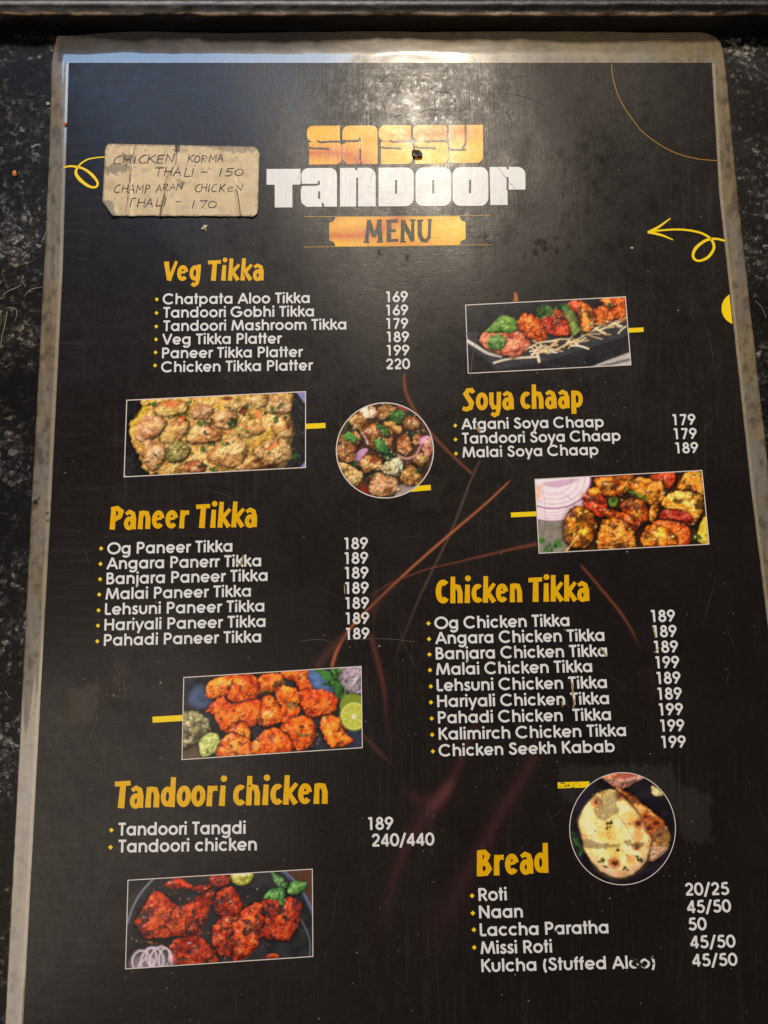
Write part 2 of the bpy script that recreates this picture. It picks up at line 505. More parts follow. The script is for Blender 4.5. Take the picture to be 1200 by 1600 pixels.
def build_sleeve():
    vs = np.concatenate([np.linspace(50, 97, 30), np.linspace(97, 1720, 420)[1:]])
    ts = np.concatenate([np.linspace(0, 0.045, 34), np.linspace(0.045, 0.955, 150)[1:-1], np.linspace(0.955, 1, 34)])
    T, Vv = np.meshgrid(ts, vs)
    # near the top the edge lifts against the rail
    lift = np.clip((97 - Vv) / 47.0, 0, 1)
    U = edgeL(Vv) * (1 - T) + edgeR(Vv) * T
    Vp = Vv + (fbm(U * 0.010, Vv * 0.0 + 2, 3, 2) - 0.5) * 7 * lift ** 2 + 5.0 * lift ** 2 * sst(230, 90, U)
    U = U + (fbm(Vv * 0.05, U * 0, 6, 3) - 0.5) * 1.6 * ((T < 0.0005) | (T > 0.9995))
    ripple = (fbm(U * 0.012, Vv * 0.03, 13, 3) - 0.5)
    curl = np.clip((84.5 + (fbm(U * .02, U * 0, 17, 3) - .5) * 7 - Vv) / 34.0, 0, 1)
    Z = L0 - 0.00006 + wave_h(U, Vp) + 0.0019 * curl ** 1.3 + ripple * 0.0003 * sst(0, 0.5, lift)
    # border sags to the counter at the sides, with a ridge where the print ends
    dl = U - edgeL(Vv); dr = edgeR(Vv) - U
    side = np.minimum(dl, dr)
    Z = Z - 0.0004 * sst(18, 0, side) * (1 - lift)
    eL = np.abs(U - (sheetL(np.maximum(Vv, 97)) - 3.5)); eR = np.abs(U - (sheetR(np.maximum(Vv, 97)) + 3.5))
    eR = eR * 1.6
    ridge = np.exp(-(np.minimum(eL, eR) / 2.4) ** 2) * (Vv > 97)
    Z = Z + 0.00007 * ridge
    # colour: greyish film, yellowed and dirty in places
    n = fbm(U * 0.02, Vv * 0.012, 21); n2 = fbm(U * 0.11, Vv * 0.09, 22); n3 = fbm(U * 0.25, Vv * 0.02, 23)
    base = lin((121, 114, 104)); yel = lin((128, 110, 76)); drk = lin((64, 56, 45))
    C = np.ones(U.shape + (3,)) * base
    k = sst(0.42, 0.7, n)[..., None]; C = C * (1 - k * 0.7) + yel * k * 0.7
    k = sst(0.52, 0.75, n2)[..., None] * 0.6; C = C * (1 - k) + drk * k
    C *= (0.6 + 0.8 * n3)[..., None]
    k = (lift ** 0.8)[..., None] * 0.8; C = C * (1 - k) + (lin((92, 76, 44)) * (1 - sst(350, 950, U))[..., None] + lin((132, 114, 76)) * sst(350, 950, U)[..., None]) * (0.45 + 1.1 * n2)[..., None] * k  # curled top: brown reflections and the rail's shade painted into the film colour
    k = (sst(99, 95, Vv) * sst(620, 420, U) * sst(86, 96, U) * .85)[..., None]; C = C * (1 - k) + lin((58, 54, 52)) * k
    k = (ridge * 0.8)[..., None]; C = C * (1 - k) + lin((160, 150, 130)) * k
    e = (sst(4.5, 0.5, side) * (0.25 + 0.75 * sst(0.4, 0.6, n2)))[..., None]
    C = C * (1 - e * 0.75) + lin((84, 58, 30)) * e * 0.75
    for (x, y, r) in ((55.5, 785, 4.6), (61, 778.5, 1.5), (74, 802, 2.2), (75, 813, 2.0), (112, 110, 2)):
        q = sst(r + 0.8, r - 0.8, np.hypot(U - x, Vv - y))[..., None]
        C = C * (1 - q) + lin((28, 26, 26)) * q
    nu, nv = len(ts), len(vs)
    top = upx(U, Vp, Z).reshape(-1, 3)
    bot = upx(U, Vp, np.maximum(Z - 0.00035, 0.00008)).reshape(-1, 3)
    F1 = gridfaces(nu, nv); n0 = nu * nv
    F2 = F1[:, ::-1] + n0
    ring = np.concatenate([np.arange(nu), np.arange(1, nv) * nu + nu - 1, (nv - 1) * nu + np.arange(nu - 2, -1, -1), np.arange(nv - 2, 0, -1) * nu])
    r2 = np.roll(ring, -1)
    F3 = np.stack([ring, r2, r2 + n0, ring + n0], 1)
    CC = C.reshape(-1, 3)
    return np.concatenate([top, bot]), np.concatenate([F1, F2, F3]), np.concatenate([CC, CC])


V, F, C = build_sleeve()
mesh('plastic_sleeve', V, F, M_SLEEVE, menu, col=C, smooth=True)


def blend(C, mask, c):
    m = mask[..., None] if mask.ndim == C.ndim - 1 else mask
    return C * (1 - m) + (lin(c) if not isinstance(c, np.ndarray) or c.max() > 1.5 else c) * m


def build_sheet():
    vs = np.linspace(98, 1716, 810); ts = np.linspace(0, 1, 480)
    T, Vv = np.meshgrid(ts, vs)
    U = sheetL(Vv) * (1 - T) + sheetR(Vv) * T
    top = (98.0 - 98.0) + 0 * U
    C = np.ones(U.shape + (3,)) * lin((26, 21, 20))
    n = fbm(U * 0.01, Vv * 0.01, 31); C = C * (0.8 + 0.4 * n)[..., None]

    def streak(pts, w, c, a, fade=(0.0, 0.0), soft=1.0):
        nonlocal C
        P = spline(pts, 8, False)
        x0, y0 = P.min(0) - 45; x1, y1 = P.max(0) + 45
        sel = (U > x0) & (U < x1) & (Vv > y0) & (Vv < y1)
        d, t = pdist(U[sel], Vv[sel], P)
        if isinstance(w, (list, tuple)): ww = np.interp(t, np.linspace(0, 1, len(w)), w)
        else: ww = w
        k = np.exp(-(d / ww) ** (2 * soft)) * a
        if fade[0]: k = k * sst(0, fade[0], t)
        if fade[1]: k = k * sst(0, fade[1], 1 - t)
        C[sel] = C[sel] * (1 - k[:, None]) + lin(c) * k[:, None]

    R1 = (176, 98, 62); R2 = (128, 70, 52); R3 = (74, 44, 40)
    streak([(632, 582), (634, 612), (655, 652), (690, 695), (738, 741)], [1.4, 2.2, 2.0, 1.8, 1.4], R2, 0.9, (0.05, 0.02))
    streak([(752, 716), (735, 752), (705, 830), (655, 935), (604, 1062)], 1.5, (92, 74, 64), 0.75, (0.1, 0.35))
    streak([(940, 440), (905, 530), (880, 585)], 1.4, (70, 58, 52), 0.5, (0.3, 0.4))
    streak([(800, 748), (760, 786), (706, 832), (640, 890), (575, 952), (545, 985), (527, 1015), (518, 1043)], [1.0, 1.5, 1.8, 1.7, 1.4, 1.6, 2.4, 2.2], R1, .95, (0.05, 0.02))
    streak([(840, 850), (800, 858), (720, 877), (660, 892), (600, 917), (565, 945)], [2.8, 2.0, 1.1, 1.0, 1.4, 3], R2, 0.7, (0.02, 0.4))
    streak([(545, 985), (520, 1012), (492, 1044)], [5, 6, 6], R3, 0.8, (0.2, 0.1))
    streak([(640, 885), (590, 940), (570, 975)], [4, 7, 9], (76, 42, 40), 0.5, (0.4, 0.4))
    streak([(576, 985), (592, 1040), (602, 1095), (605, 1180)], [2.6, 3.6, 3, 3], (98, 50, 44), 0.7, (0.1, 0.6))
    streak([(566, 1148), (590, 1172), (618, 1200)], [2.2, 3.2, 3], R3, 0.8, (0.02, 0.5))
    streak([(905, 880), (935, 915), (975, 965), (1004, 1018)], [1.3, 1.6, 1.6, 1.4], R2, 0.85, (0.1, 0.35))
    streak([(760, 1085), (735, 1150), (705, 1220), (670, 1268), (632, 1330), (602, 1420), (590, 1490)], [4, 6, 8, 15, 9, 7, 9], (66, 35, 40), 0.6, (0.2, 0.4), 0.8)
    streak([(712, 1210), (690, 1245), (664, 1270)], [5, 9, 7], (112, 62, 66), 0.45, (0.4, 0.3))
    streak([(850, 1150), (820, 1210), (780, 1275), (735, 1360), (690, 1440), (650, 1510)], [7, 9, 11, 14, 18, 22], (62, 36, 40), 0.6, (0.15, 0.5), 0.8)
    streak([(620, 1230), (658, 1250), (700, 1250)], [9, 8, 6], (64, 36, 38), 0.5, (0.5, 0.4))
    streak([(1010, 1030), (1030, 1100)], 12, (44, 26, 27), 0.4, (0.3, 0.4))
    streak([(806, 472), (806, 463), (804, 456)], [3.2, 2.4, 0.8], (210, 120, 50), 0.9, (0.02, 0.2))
    # dull rubbed patches
    wear = np.zeros(U.shape)
    fine = fbm(U * 0.22, Vv * 0.09, 41); fine2 = fbm(U * 0.5, Vv * 0.5, 43)
    for (poly, c, a, dw) in (([(105, 1076), (150, 1066), (158, 1075), (150, 1128), (132, 1134), (106, 1130)], (66, 60, 52), 0.8, 0.25),
                             ([(172, 1030), (198, 1035), (200, 1090), (180, 1098)], (50, 46, 40), 0.5, 0.2),
                             ([(872, 1200), (905, 1193), (1050, 1195), (1062, 1225), (1110, 1240), (1112, 1315), (1070, 1322), (1040, 1250), (920, 1225), (890, 1260), (875, 1240)], (46, 44, 40), 0.6, 0.2),
                             ([(660, 1020), (700, 990), (760, 1000), (720, 1060)], (32, 27, 26), 0.3, 0.05),
                             ([(640, 735), (700, 745), (690, 800), (640, 790)], (44, 40, 38), 0.35, 0.1)):
        sd = sdist(U, Vv, np.array(poly, float)) + (fine - 0.5) * 26
        k = sst(-2, 5, sd) * a * (0.45 + 0.75 * fine2)
        C = blend(C, np.clip(k, 0, 1), c); wear += k * dw
    # black grease drops on the film by the banner
    for (x, y, r) in ((843, 378, 9), (852, 388, 8), (866, 372, 6), (838, 395, 6), (872, 392, 6), (890, 385, 5), (866, 404, 4), (905, 372, 4), (758, 371, 6), (765, 381, 3), (636, 404, 4), (592, 397, 4), (820, 400, 3)):
        sd = r - np.hypot(U - x, (Vv - y) * 1.2) + (fine2 - 0.5) * 12
        k = sst(-2, 5, sd + (fine - .5) * 14); C = blend(C, k * 0.8, (14, 11, 9)); wear += k * 0.3
    # fine wiping haze, long streaks along the sheet
    hz = sst(0.55, 0.8, fbm(U * 0.35, Vv * 0.012, 47, 3)) * sst(0.4, 0.65, fbm(U * 0.008, Vv * 0.006, 48, 3))
    C = blend(C, hz * 0.18, (60, 54, 50)); wear += hz * 0.05
    hz = sst(0.6, 0.85, fbm(U * 0.015, Vv * 0.4, 49, 3)) * sst(500, 150, U)
    C = blend(C, hz * 0.25, (60, 56, 56))
    # the film is badly scuffed round the top of the title: worn patches and swirling marks in the gloss
    wx = fbm(U * .03, Vv * .03, 81, 3) * 14; wy = fbm(U * .03, Vv * .03, 82, 3) * 14
    tb = np.abs(2 * fbm((U + wx) * .09, (Vv + wy) * .11, 83, 5) - 1); tb2 = np.abs(2 * fbm((U - wy) * .22, (Vv + wx) * .22, 84, 4) - 1)
    mk = np.exp(-((U - 655) / 135) ** 2 - ((Vv - 150) / 52) ** 2)
    wear += mk * ((.30 - tb) * .62 + (.26 - tb2) * .50 + .05 + (fbm(U * .02, Vv * .5, 88, 3) - .5) * .25)
    mk2 = np.exp(-((U - 690) / 260) ** 2 - ((Vv - 260) / 190) ** 2) * (1 - mk)
    wear += mk2 * (fbm(U * .03, Vv * .014, 85, 5) - .5) * .55
    V = on_board(U, Vv, 0.0).reshape(-1, 3)
    F = gridfaces(len(ts), len(vs))
    return V, F, C.reshape(-1, 3), wear.ravel()


V, F, C, Wr = build_sheet()
mesh('printed_sheet', V, F, M_SHEET, menu, col=C, smooth=True, extra=Wr)


# ------------------------------------------------------------------ strokes and lettering
def clip_x(P, x, sgn):
    out = []; n = len(P)
    for i in range(n):
        a, b = P[i], P[(i + 1) % n]
        ia, ib = (a[0] - x) * sgn >= 0, (b[0] - x) * sgn >= 0
        if ia: out.append(a)
        if ia != ib:
            t = (x - a[0]) / (b[0] - a[0]); out.append((x, a[1] + t * (b[1] - a[1])))
    return out


class Ink:
    """flat printed strokes and filled outlines, collected as one mesh that follows the sheet"""
    def __init__(self, layer=2.0, surf=on_board, sub=0.12):
        self.V = []; self.F = []; self.mi = []; self.layer = layer; self.k = 0; self.surf = surf; self.sub = sub

    def _lay(self):
        self.k = (self.k + 1) % 9
        return self.layer + self.k * self.sub

    def stroke(self, P, w, closed=False, mi=0, round_ends=False):
        P = np.asarray(P, float)
        if closed and np.hypot(*(P[0] - P[-1])) < 1e-6: P = P[:-1]
        keep = [0] + [i for i in range(1, len(P)) if np.hypot(*(P[i] - P[i - 1])) > 1e-6]
        P = P[keep]; n = len(P)
        if n < 2: return
        sg = np.hypot(*(P[1:] - P[:-1]).T)
        if np.isscalar(w) and (sg.max() > 12 or (closed and np.hypot(*(P[0] - P[-1])) > 12)):
            Q = []
            for i in range(n if closed else n - 1):
                a_, b_ = P[i], P[(i + 1) % n]; m_ = int(np.hypot(*(b_ - a_)) / 8) + 1
                Q += [a_ + (b_ - a_) * j / m_ for j in range(m_)]
            if not closed: Q.append(P[-1])
            P = np.array(Q); n = len(P)
        w = np.full(n, w, float) if np.isscalar(w) else np.interp(np.linspace(0, 1, n), np.linspace(0, 1, len(w)), w)
        if round_ends and not closed:
            d0 = P[0] - P[1]; d0 /= np.hypot(*d0); d1 = P[-1] - P[-2]; d1 /= np.hypot(*d1)
            P = np.concatenate([[P[0] + d0 * w[0] * .48, P[0] + d0 * w[0] * .33], P, [P[-1] + d1 * w[-1] * .33, P[-1] + d1 * w[-1] * .48]])
            w = np.concatenate([[w[0] * .4, w[0] * .8], w, [w[-1] * .8, w[-1] * .4]]); n += 4
        if closed:
            a = P - np.roll(P, 1, 0); b = np.roll(P, -1, 0) - P
        else:
            e = P[1:] - P[:-1]
            a = np.concatenate([e[:1], e]); b = np.concatenate([e, e[-1:]])
        a /= np.hypot(a[:, 0], a[:, 1])[:, None]; b /= np.hypot(b[:, 0], b[:, 1])[:, None]
        t = a + b; ln = np.hypot(t[:, 0], t[:, 1]); t = np.where(ln[:, None] < 1e-3, a, t / np.maximum(ln, 1e-9)[:, None])
        nrm = np.stack([-t[:, 1], t[:, 0]], 1)
        cs = np.clip((a * t).sum(1), 0.45, 1)
        off = nrm * (w / 2 / cs)[:, None]
        lay = self._lay()
        Q = np.concatenate([P + off, P - off])
        W3 = self.surf(Q[:, 0], Q[:, 1], lay)
        b0 = sum(len(v) for v in self.V); self.V.append(W3)
        m = n if closed else n - 1
        for i in range(m):
            j = (i + 1) % n
            self.F.append((b0 + i, b0 + j, b0 + n + j, b0 + n + i)); self.mi.append(mi)

    def fill(self, P, mi=0, lay=None):
        P = np.asarray(P, float)
        lay = self._lay() if lay is None else lay
        if np.ptp(P[:, 0]) > 22:      # long shapes are cut in upright strips so that they follow the sheet
            x0, x1 = P[:, 0].min(), P[:, 0].max(); n = int(np.ptp(P[:, 0]) / 14) + 1
            for i in range(n):
                Q = clip_x(clip_x(P, x0 + (x1 - x0) * i / n, 1), x0 + (x1 - x0) * (i + 1) / n, -1)
                if len(Q) > 2: self._poly(np.array(Q), mi, lay)
            return
        self._poly(P, mi, lay)

    def _poly(self, P, mi, lay):
        b0 = sum(len(v) for v in self.V); self.V.append(self.surf(P[:, 0], P[:, 1], lay))
        ar = (P[:, 0] * np.roll(P[:, 1], -1) - P[:, 1] * np.roll(P[:, 0], -1)).sum()
        idx = list(range(b0, b0 + len(P)))
        if ar > 0: idx.reverse()
        self.F.append(tuple(idx)); self.mi.append(mi)

    def build(self, name, mats, parent=None):
        V = np.concatenate(self.V)
        # faces must look up
        out = []
        for f in self.F:
            a, b, c = V[f[0]], V[f[1]], V[f[2]]
            p = V[list(f)]
            ar = (p[:, 0] * np.roll(p[:, 1], -1) - p[:, 1] * np.roll(p[:, 0], -1)).sum()
            out.append(f if ar > 0 else tuple(reversed(f)))
        return mesh(name, V, out, mats, parent, mi=self.mi)


def arc(cx, cy, rx, ry, a0, a1, n=14):
    a = np.radians(np.linspace(a0, a1, n)); return [(cx + rx * math.cos(t), cy + ry * math.sin(t)) for t in a]


X = 0.74; HX = X / 2; r_ = 0.295
ring = lambda cx: (arc(cx, HX, r_, r_, 0, 360, 25), True)
GEO = {
    'a': (0.90, [ring(.42), [(.715, 0), (.715, X)]]),
    'b': (0.90, [ring(.45), [(.155, 0), (.155, 1.02)]]),
    'c': (0.78, [arc(.42, HX, r_, r_, 42, 318, 20)]),
    'd': (0.90, [ring(.42), [(.715, 0), (.715, 1.02)]]),
    'e': (0.84, [[(.13, HX - .02), (.70, HX - .02)], arc(.42, HX, r_, r_, -4, 320, 22)]),
    'f': (0.42, [[(.19, 0), (.19, .80)] + arc(.34, .80, .15, .16, 180, 85, 6), [(.03, .67), (.38, .67)]]),
    'g': (0.90, [ring(.42), [(.715, X), (.715, .0)] + arc(.43, .0, .285, .235, 0, -150, 12)]),
    'h': (0.80, [[(.155, 0), (.155, 1.02)], [(.155, .40)] + arc(.405, .41, .25, .265, 178, 0, 12) + [(.655, 0)]]),
    'i': (0.30, [[(.15, 0), (.15, X)], ('dot', .15, .955)]),
    'j': (0.31, [[(.17, X), (.17, -.12)] + arc(.05, -.10, .12, .14, 0, -80, 6), ('dot', .17, .955)]),
    'k': (0.68, [[(.155, 0), (.155, 1.02)], [(.60, X), (.20, .38)], [(.30, .44), (.655, 0)]]),
    'l': (0.29, [[(.145, 0), (.145, 1.02)]]),
    'm': (1.20, [[(.155, 0), (.155, X)], [(.155, .42)] + arc(.36, .45, .205, .225, 178, 0, 10) + [(.565, 0)], [(.565, .42)] + arc(.805, .45, .24, .225, 178, 0, 10) + [(1.045, 0)]]),
    'n': (0.80, [[(.155, 0), (.155, X)], [(.155, .40)] + arc(.405, .41, .25, .265, 178, 0, 12) + [(.655, 0)]]),
    'o': (0.84, [ring(.42)]),
    'p': (0.90, [ring(.45), [(.155, -.27), (.155, X)]]),
    'r': (0.44, [[(.155, 0), (.155, X)], [(.155, .42)] + arc(.37, .42, .215, .25, 175, 68, 7)]),
    's': (0.56, [spline([(.46, .60), (.37, .67), (.24, .66), (.155, .57), (.20, .44), (.36, .35), (.455, .22), (.38, .09), (.25, .065), (.14, .12), (.10, .20)], 3, False)]),
    't': (0.42, [[(.20, 0), (.20, 1.0)], [(.03, .67), (.39, .67)]]),
    'u': (0.80, [[(.145, X), (.145, .33)] + arc(.395, .33, .25, .265, 180, 360, 12) + [(.645, X)]]),
    'y': (0.72, [[(.08, X), (.365, .03)], [(.655, X), (.24, -.28)]]),
    'A': (0.98, [[(.08, 0), (.49, .97)], [(.49, .97), (.90, 0)], [(.24, .31), (.74, .31)]]),
    'B': (0.78, [[(.16, 0), (.16, 1)], [(.16, .92), (.38, .92)] + arc(.38, .735, .19, .185, 88, -88, 9) + [(.16, .55)], [(.16, .52), (.42, .52)] + arc(.42, .30, .235, .22, 88, -88, 9) + [(.16, .08)]]),
    'C': (1.08, [arc(.55, .5, .46, .435, 42, 318, 26)]),
    'G': (1.14, [arc(.55, .5, .46, .435, 44, 358, 28), [(1.01, .46), (.60, .46)]]),
    'H': (0.94, [[(.16, 0), (.16, 1)], [(.78, 0), (.78, 1)], [(.16, .53), (.78, .53)]]),
    'K': (0.80, [[(.16, 0), (.16, 1)], [(.72, 1), (.21, .51)], [(.32, .58), (.74, 0)]]),
    'L': (0.62, [[(.16, 1), (.16, .08)], [(.16, .08), (.58, .08)]]),
    'M': (1.22, [[(.12, 0), (.26, .97)], [(.26, .97), (.61, .06)], [(.61, .06), (.96, .97)], [(.96, .97), (1.10, 0)]]),
    'N': (1.00, [[(.16, 0), (.16, 1)], [(.16, .97), (.82, .03)], [(.82, 0), (.82, 1)]]),
    'O': (1.16, [(arc(.58, .5, .485, .435, 0, 360, 30), True)]),
    'P': (0.78, [[(.16, 0), (.16, 1)], [(.16, .92), (.40, .92)] + arc(.40, .69, .24, .23, 88, -88, 10) + [(.16, .46)]]),
    'R': (0.80, [[(.16, 0), (.16, 1)], [(.16, .92), (.40, .92)] + arc(.40, .69, .24, .23, 88, -88, 10) + [(.16, .46)], [(.40, .46), (.70, 0)]]),
    'S': (0.76, [spline([(.61, .79), (.52, .90), (.37, .925), (.22, .86), (.19, .72), (.30, .59), (.48, .48), (.62, .33), (.57, .15), (.42, .07), (.26, .09), (.15, .19), (.12, .28)], 3, False)]),
    'T': (0.66, [[(.33, 0), (.33, .92)], [(.03, .92), (.63, .92)]]),
    'V': (0.88, [[(.07, 1), (.44, .03)], [(.81, 1), (.44, .03)]]),
    '0': (0.78, [(arc(.39, .5, .29, .43, 0, 360, 24), True)]),
    '1': (0.78, [[(.46, 0), (.46, 1)], [(.22, .91), (.46, .93)]]),
    '2': (0.78, [arc(.39, .68, .24, .245, 170, -10, 10) + [(.56, .50), (.14, .085)], [(.12, .08), (.68, .08)]]),
    '4': (0.78, [[(.53, 0), (.53, .98)], [(.53, .95), (.09, .27)], [(.07, .26), (.72, .26)]]),
    '5': (0.78, [[(.66, .92), (.30, .92)], [(.28, .96), (.19, .53)], [(.19, .54)] + arc(.37, .33, .28, .26, 118, -150, 14)]),
    '6': (0.78, [(arc(.39, .31, .26, .24, 0, 360, 20), True), [(.55, .98), (.18, .43)]]),
    '7': (0.78, [[(.12, .92), (.67, .92)], [(.64, .93), (.27, 0)]]),
    '8': (0.78, [(arc(.39, .735, .195, .19, 0, 360, 18), True), (arc(.39, .295, .255, .225, 0, 360, 20), True)]),
    '9': (0.78, [(arc(.39, .69, .26, .24, 0, 360, 20), True), [(.23, .02), (.60, .57)]]),
    '/': (0.58, [[(.08, -.12), (.50, 1.02)]]),
    '(': (0.42, [arc(.52, .38, .36, .66, 128, 232, 9)]),
    ')': (0.42, [arc(-.10, .38, .36, .66, 52, -52, 9)]),
    '-': (0.46, [[(.08, .36), (.38, .36)]]),
}
VP = np.array((423.0, -6389.0))


def lay_text(ink, text, x0, y0, x1, y1, cap, font, wt, space=0.36, rounded=False, jitter=0.0, shear=0.0, dots='round', mi=0):
    adv = 0; places = []
    for ch in text:
        if ch == ' ': adv += space; continue
        a, st = font[ch][:2]; places.append((adv, st, ch)); adv += a
    # the ink runs from the left side of the first glyph to the right side of the last
    def ext(st):
        xs = []
        for s in st:
            if isinstance(s, tuple) and s[0] == 'dot': xs.append(s[1]); continue
            pts = s[0] if (isinstance(s, tuple)) else s
            xs += [p[0] for p in pts]
        return min(xs), max(xs)
    lo = ext(places[0][1])[0] - wt / 2; hi = places[-1][0] + ext(places[-1][1])[1] + wt / 2
    ex = np.array((x1 - x0, y1 - y0)) / (hi - lo)
    for (ax, st, ch) in places:
        base = np.array((x0, y0)) + ex * (ax - lo)
        up = VP - base; up /= np.hypot(*up)
        jx, jy = (random.uniform(-1, 1) * jitter, random.uniform(-1, 1) * jitter)
        def mp(p):
            return base + ex * (p[0] + jx + shear * p[1]) + up * cap * (p[1] + jy)
        for s in st:
            if isinstance(s, tuple) and s[0] == 'dot':
                c = mp((s[1], s[2])); rr = wt * 0.58 * cap
                if len(s) > 3: rr = s[3] * cap
                ink.fill([(c[0] + rr * math.cos(t), c[1] + rr * math.sin(t)) for t in np.linspace(0, 2 * math.pi, 12, endpoint=False)], mi)
                continue
            closed = isinstance(s, tuple)
            w = wt
            pts = s[0] if closed else s
            ww = wt * cap
            if jitter: ww = [wt * cap * random.uniform(.75, 1.35) for _ in range(5)]
            if len(pts) and len(pts[0]) > 2: ww = [p[2] * cap for p in pts]
            ink.stroke([mp(p) for p in pts], ww, closed, mi, rounded)


# heading letters: chunky, hand cut, with a width at every point
def bold(pts, w): return [(p[0], p[1], w if len(p) < 3 else p[2]) for p in pts]


hx = 0.80
def hring(cx, rx=.17, ry=.30, w=.20): return ([(x, y, w) for x, y in arc(cx, hx / 2, rx, ry, 0, 360, 22)], True)
HEAD = {
    'V': (0.60, [[(.10, .98, .25), (.27, .04, .20)], [(.56, 1.0, .15), (.27, .02, .19)]]),
    'e': (0.56, [[(.10, .40, .12), (.40, .46, .13)], bold(arc(.27, .40, .165, .30, 10, 320, 18), .195)]),
    'g': (0.60, [hring(.26, .15, .29, .19), [(.44, .82, .20), (.42, .1, .20), (.37, -.13, .19), (.25, -.21, .18), (.14, -.13, .17)]]),
    'T': (0.60, [[(.02, .92, .19), (.60, .95, .18)], [(.33, .95, .22), (.30, .0, .25)]]),
    'i': (0.32, [[(.15, .0, .23), (.17, .78, .19)], ('dot', .19, 1.04, .125)]),
    'k': (0.57, [[(.13, .0, .22), (.16, 1.12, .19)], [(.52, .80, .15), (.22, .42, .19)], [(.22, .46, .17), (.50, .02, .21)]]),
    'a': (0.56, [hring(.25, .145, .215, .185)[0:1] + (True,) if False else ([(x, y, .185) for x, y in arc(.24, .26, .135, .205, 0, 360, 20)], True), [(.07, .66, .15), (.22, .76, .17), (.36, .68, .19), (.42, .45, .20), (.42, .0, .21)]]),
    'S': (0.62, [[(.52, .80, .18), (.44, .93, .19), (.28, .92, .20), (.18, .76, .22), (.30, .55, .23), (.43, .34, .23), (.38, .12, .21), (.20, .05, .20), (.04, .10, .18)]]),
    'o': (0.54, [hring(.26, .17, .31, .20)]),
    'y': (0.58, [[(.13, .80, .20), (.13, .3, .20), (.22, .10, .19), (.38, .12, .16)], [(.46, .82, .20), (.44, .1, .20), (.38, -.18, .19), (.26, -.25, .18), (.12, -.16, .17)]]),
    'c': (0.47, [bold(arc(.28, .40, .165, .30, 52, 315, 16), .20)]),
    'h': (0.60, [[(.14, .0, .22), (.15, 1.12, .19)], [(.15, .50, .13), (.24, .72, .17), (.38, .68, .20), (.45, .45, .21), (.45, .0, .22)]]),
    'p': (0.58, [[(.13, -.27, .23), (.13, .80, .19)], hring(.28, .16, .29, .19)]),
    'P': (0.60, [[(.14, .0, .23), (.16, .95, .22)], [(.04, .90, .15), (.30, .93, .19), (.47, .78, .22), (.42, .56, .20), (.20, .42, .18)]]),
    'n': (0.60, [[(.14, .0, .22), (.15, .78, .18)], [(.15, .50, .13), (.24, .71, .17), (.38, .68, .20), (.45, .45, .21), (.45, .0, .22)]]),
    'r': (0.46, [[(.14, .0, .22), (.15, .78, .18)], [(.15, .46, .13), (.24, .68, .17), (.42, .68, .20)]]),
    'd': (0.60, [hring(.25, .155, .29, .19), [(.44, 1.14, .19), (.43, .0, .22)]]),
    'C': (0.60, [bold(arc(.33, .50, .20, .39, 50, 315, 18), .23)]),
    'B': (0.64, [[(.14, .0, .23), (.15, .98, .21)], [(.10, .92, .15), (.32, .92, .18), (.44, .78, .20), (.36, .58, .18), (.16, .52, .15)], [(.16, .52, .15), (.42, .44, .19), (.50, .26, .21), (.38, .10, .19), (.10, .08, .17)]]),
}


def section(name, head, items, prices, bullets, cap):
    ik = Ink(2.0)
    t, x0, y0, x1, y1, hc = head
    # a thin dark outline lies under the letters, as printed
    lay_text(ik, t, x0, y0, x1, y1, hc, HEAD, 0.20, space=0.22, shear=0.03)
    h = ik.build('section_heading', M_HEAD, menu)
    h['label'] = 'amber cartoon heading reading ' + name
    ik = Ink(2.0)
    for (t, x0, y0, x1, y1) in items: lay_text(ik, t, x0, y0, x1, y1, cap, GEO, 0.18)
    ik.build('item_list', M_WHITE, h)
    ik = Ink(2.0)
    for (t, x0, y0, x1, y1) in prices: lay_text(ik, t, x0, y0, x1, y1, cap, GEO, 0.18)
    ik.build('price_list', M_WHITE, h)
    ik = Ink(2.0)
    s = cap * 0.185
    for (x, y) in bullets: ik.fill([(x - s, y), (x, y - s * 1.05), (x + s, y), (x, y + s * 1.05)])
    ik.build('bullet_points', M_YELLOW, h)


def pr(t, x0, x1, y, sl=0.02): return (t, x0, y, x1, y - (x1 - x0) * sl)


section('Veg Tikka', ('Veg Tikka', 254.7, 439.2, 412, 438, 31),
        [('Chatpata Aloo Tikka', 254, 475.4, 484, 473.4), ('Tandoori Gobhi Tikka', 253.5, 496.5, 490.6, 494.3), ('Tandoori Mashroom Tikka', 253.5, 517.4, 541.2, 514.7),
         ('Veg Tikka Platter', 253, 538.4, 441.8, 536.6), ('Paneer Tikka Platter', 253, 559.8, 474.8, 557.7), ('Chicken Tikka Platter', 251.5, 581.6, 490.6, 578.6)],
        [pr('169', 602.4, 637.6, 472.0, 0.012), pr('169', 602.4, 638, 492.9, 0.012), pr('179', 602.8, 638, 513.8, 0.012), pr('189', 603.5, 639.5, 534.8, 0.012), pr('199', 603.5, 640, 555.8, 0.012), pr('220', 603, 641, 577, 0.012)],
        [(245, 467.7), (244.5, 489), (244.2, 510), (243.8, 530.4), (243, 550.6), (242.3, 571)], 16.6)
section('Soya chaap', ('Soya chaap', 719.2, 641.5, 911.4, 637.0, 34),
        [('Afgani Soya Chaap', 720.8, 671.0, 943.8, 667.3), ('Tandoori Soya Chaap', 720.8, 693.3, 970, 688.7), ('Malai Soya Chaap', 722.5, 715, 935.4, 710.8)],
        [pr('179', 1050.5, 1087.5, 664.4), pr('179', 1052.5, 1089.5, 686.3), pr('189', 1055, 1091.7, 708.4)],
        [(711.3, 665), (711.7, 686.7), (712.5, 708.8)], 17.0)
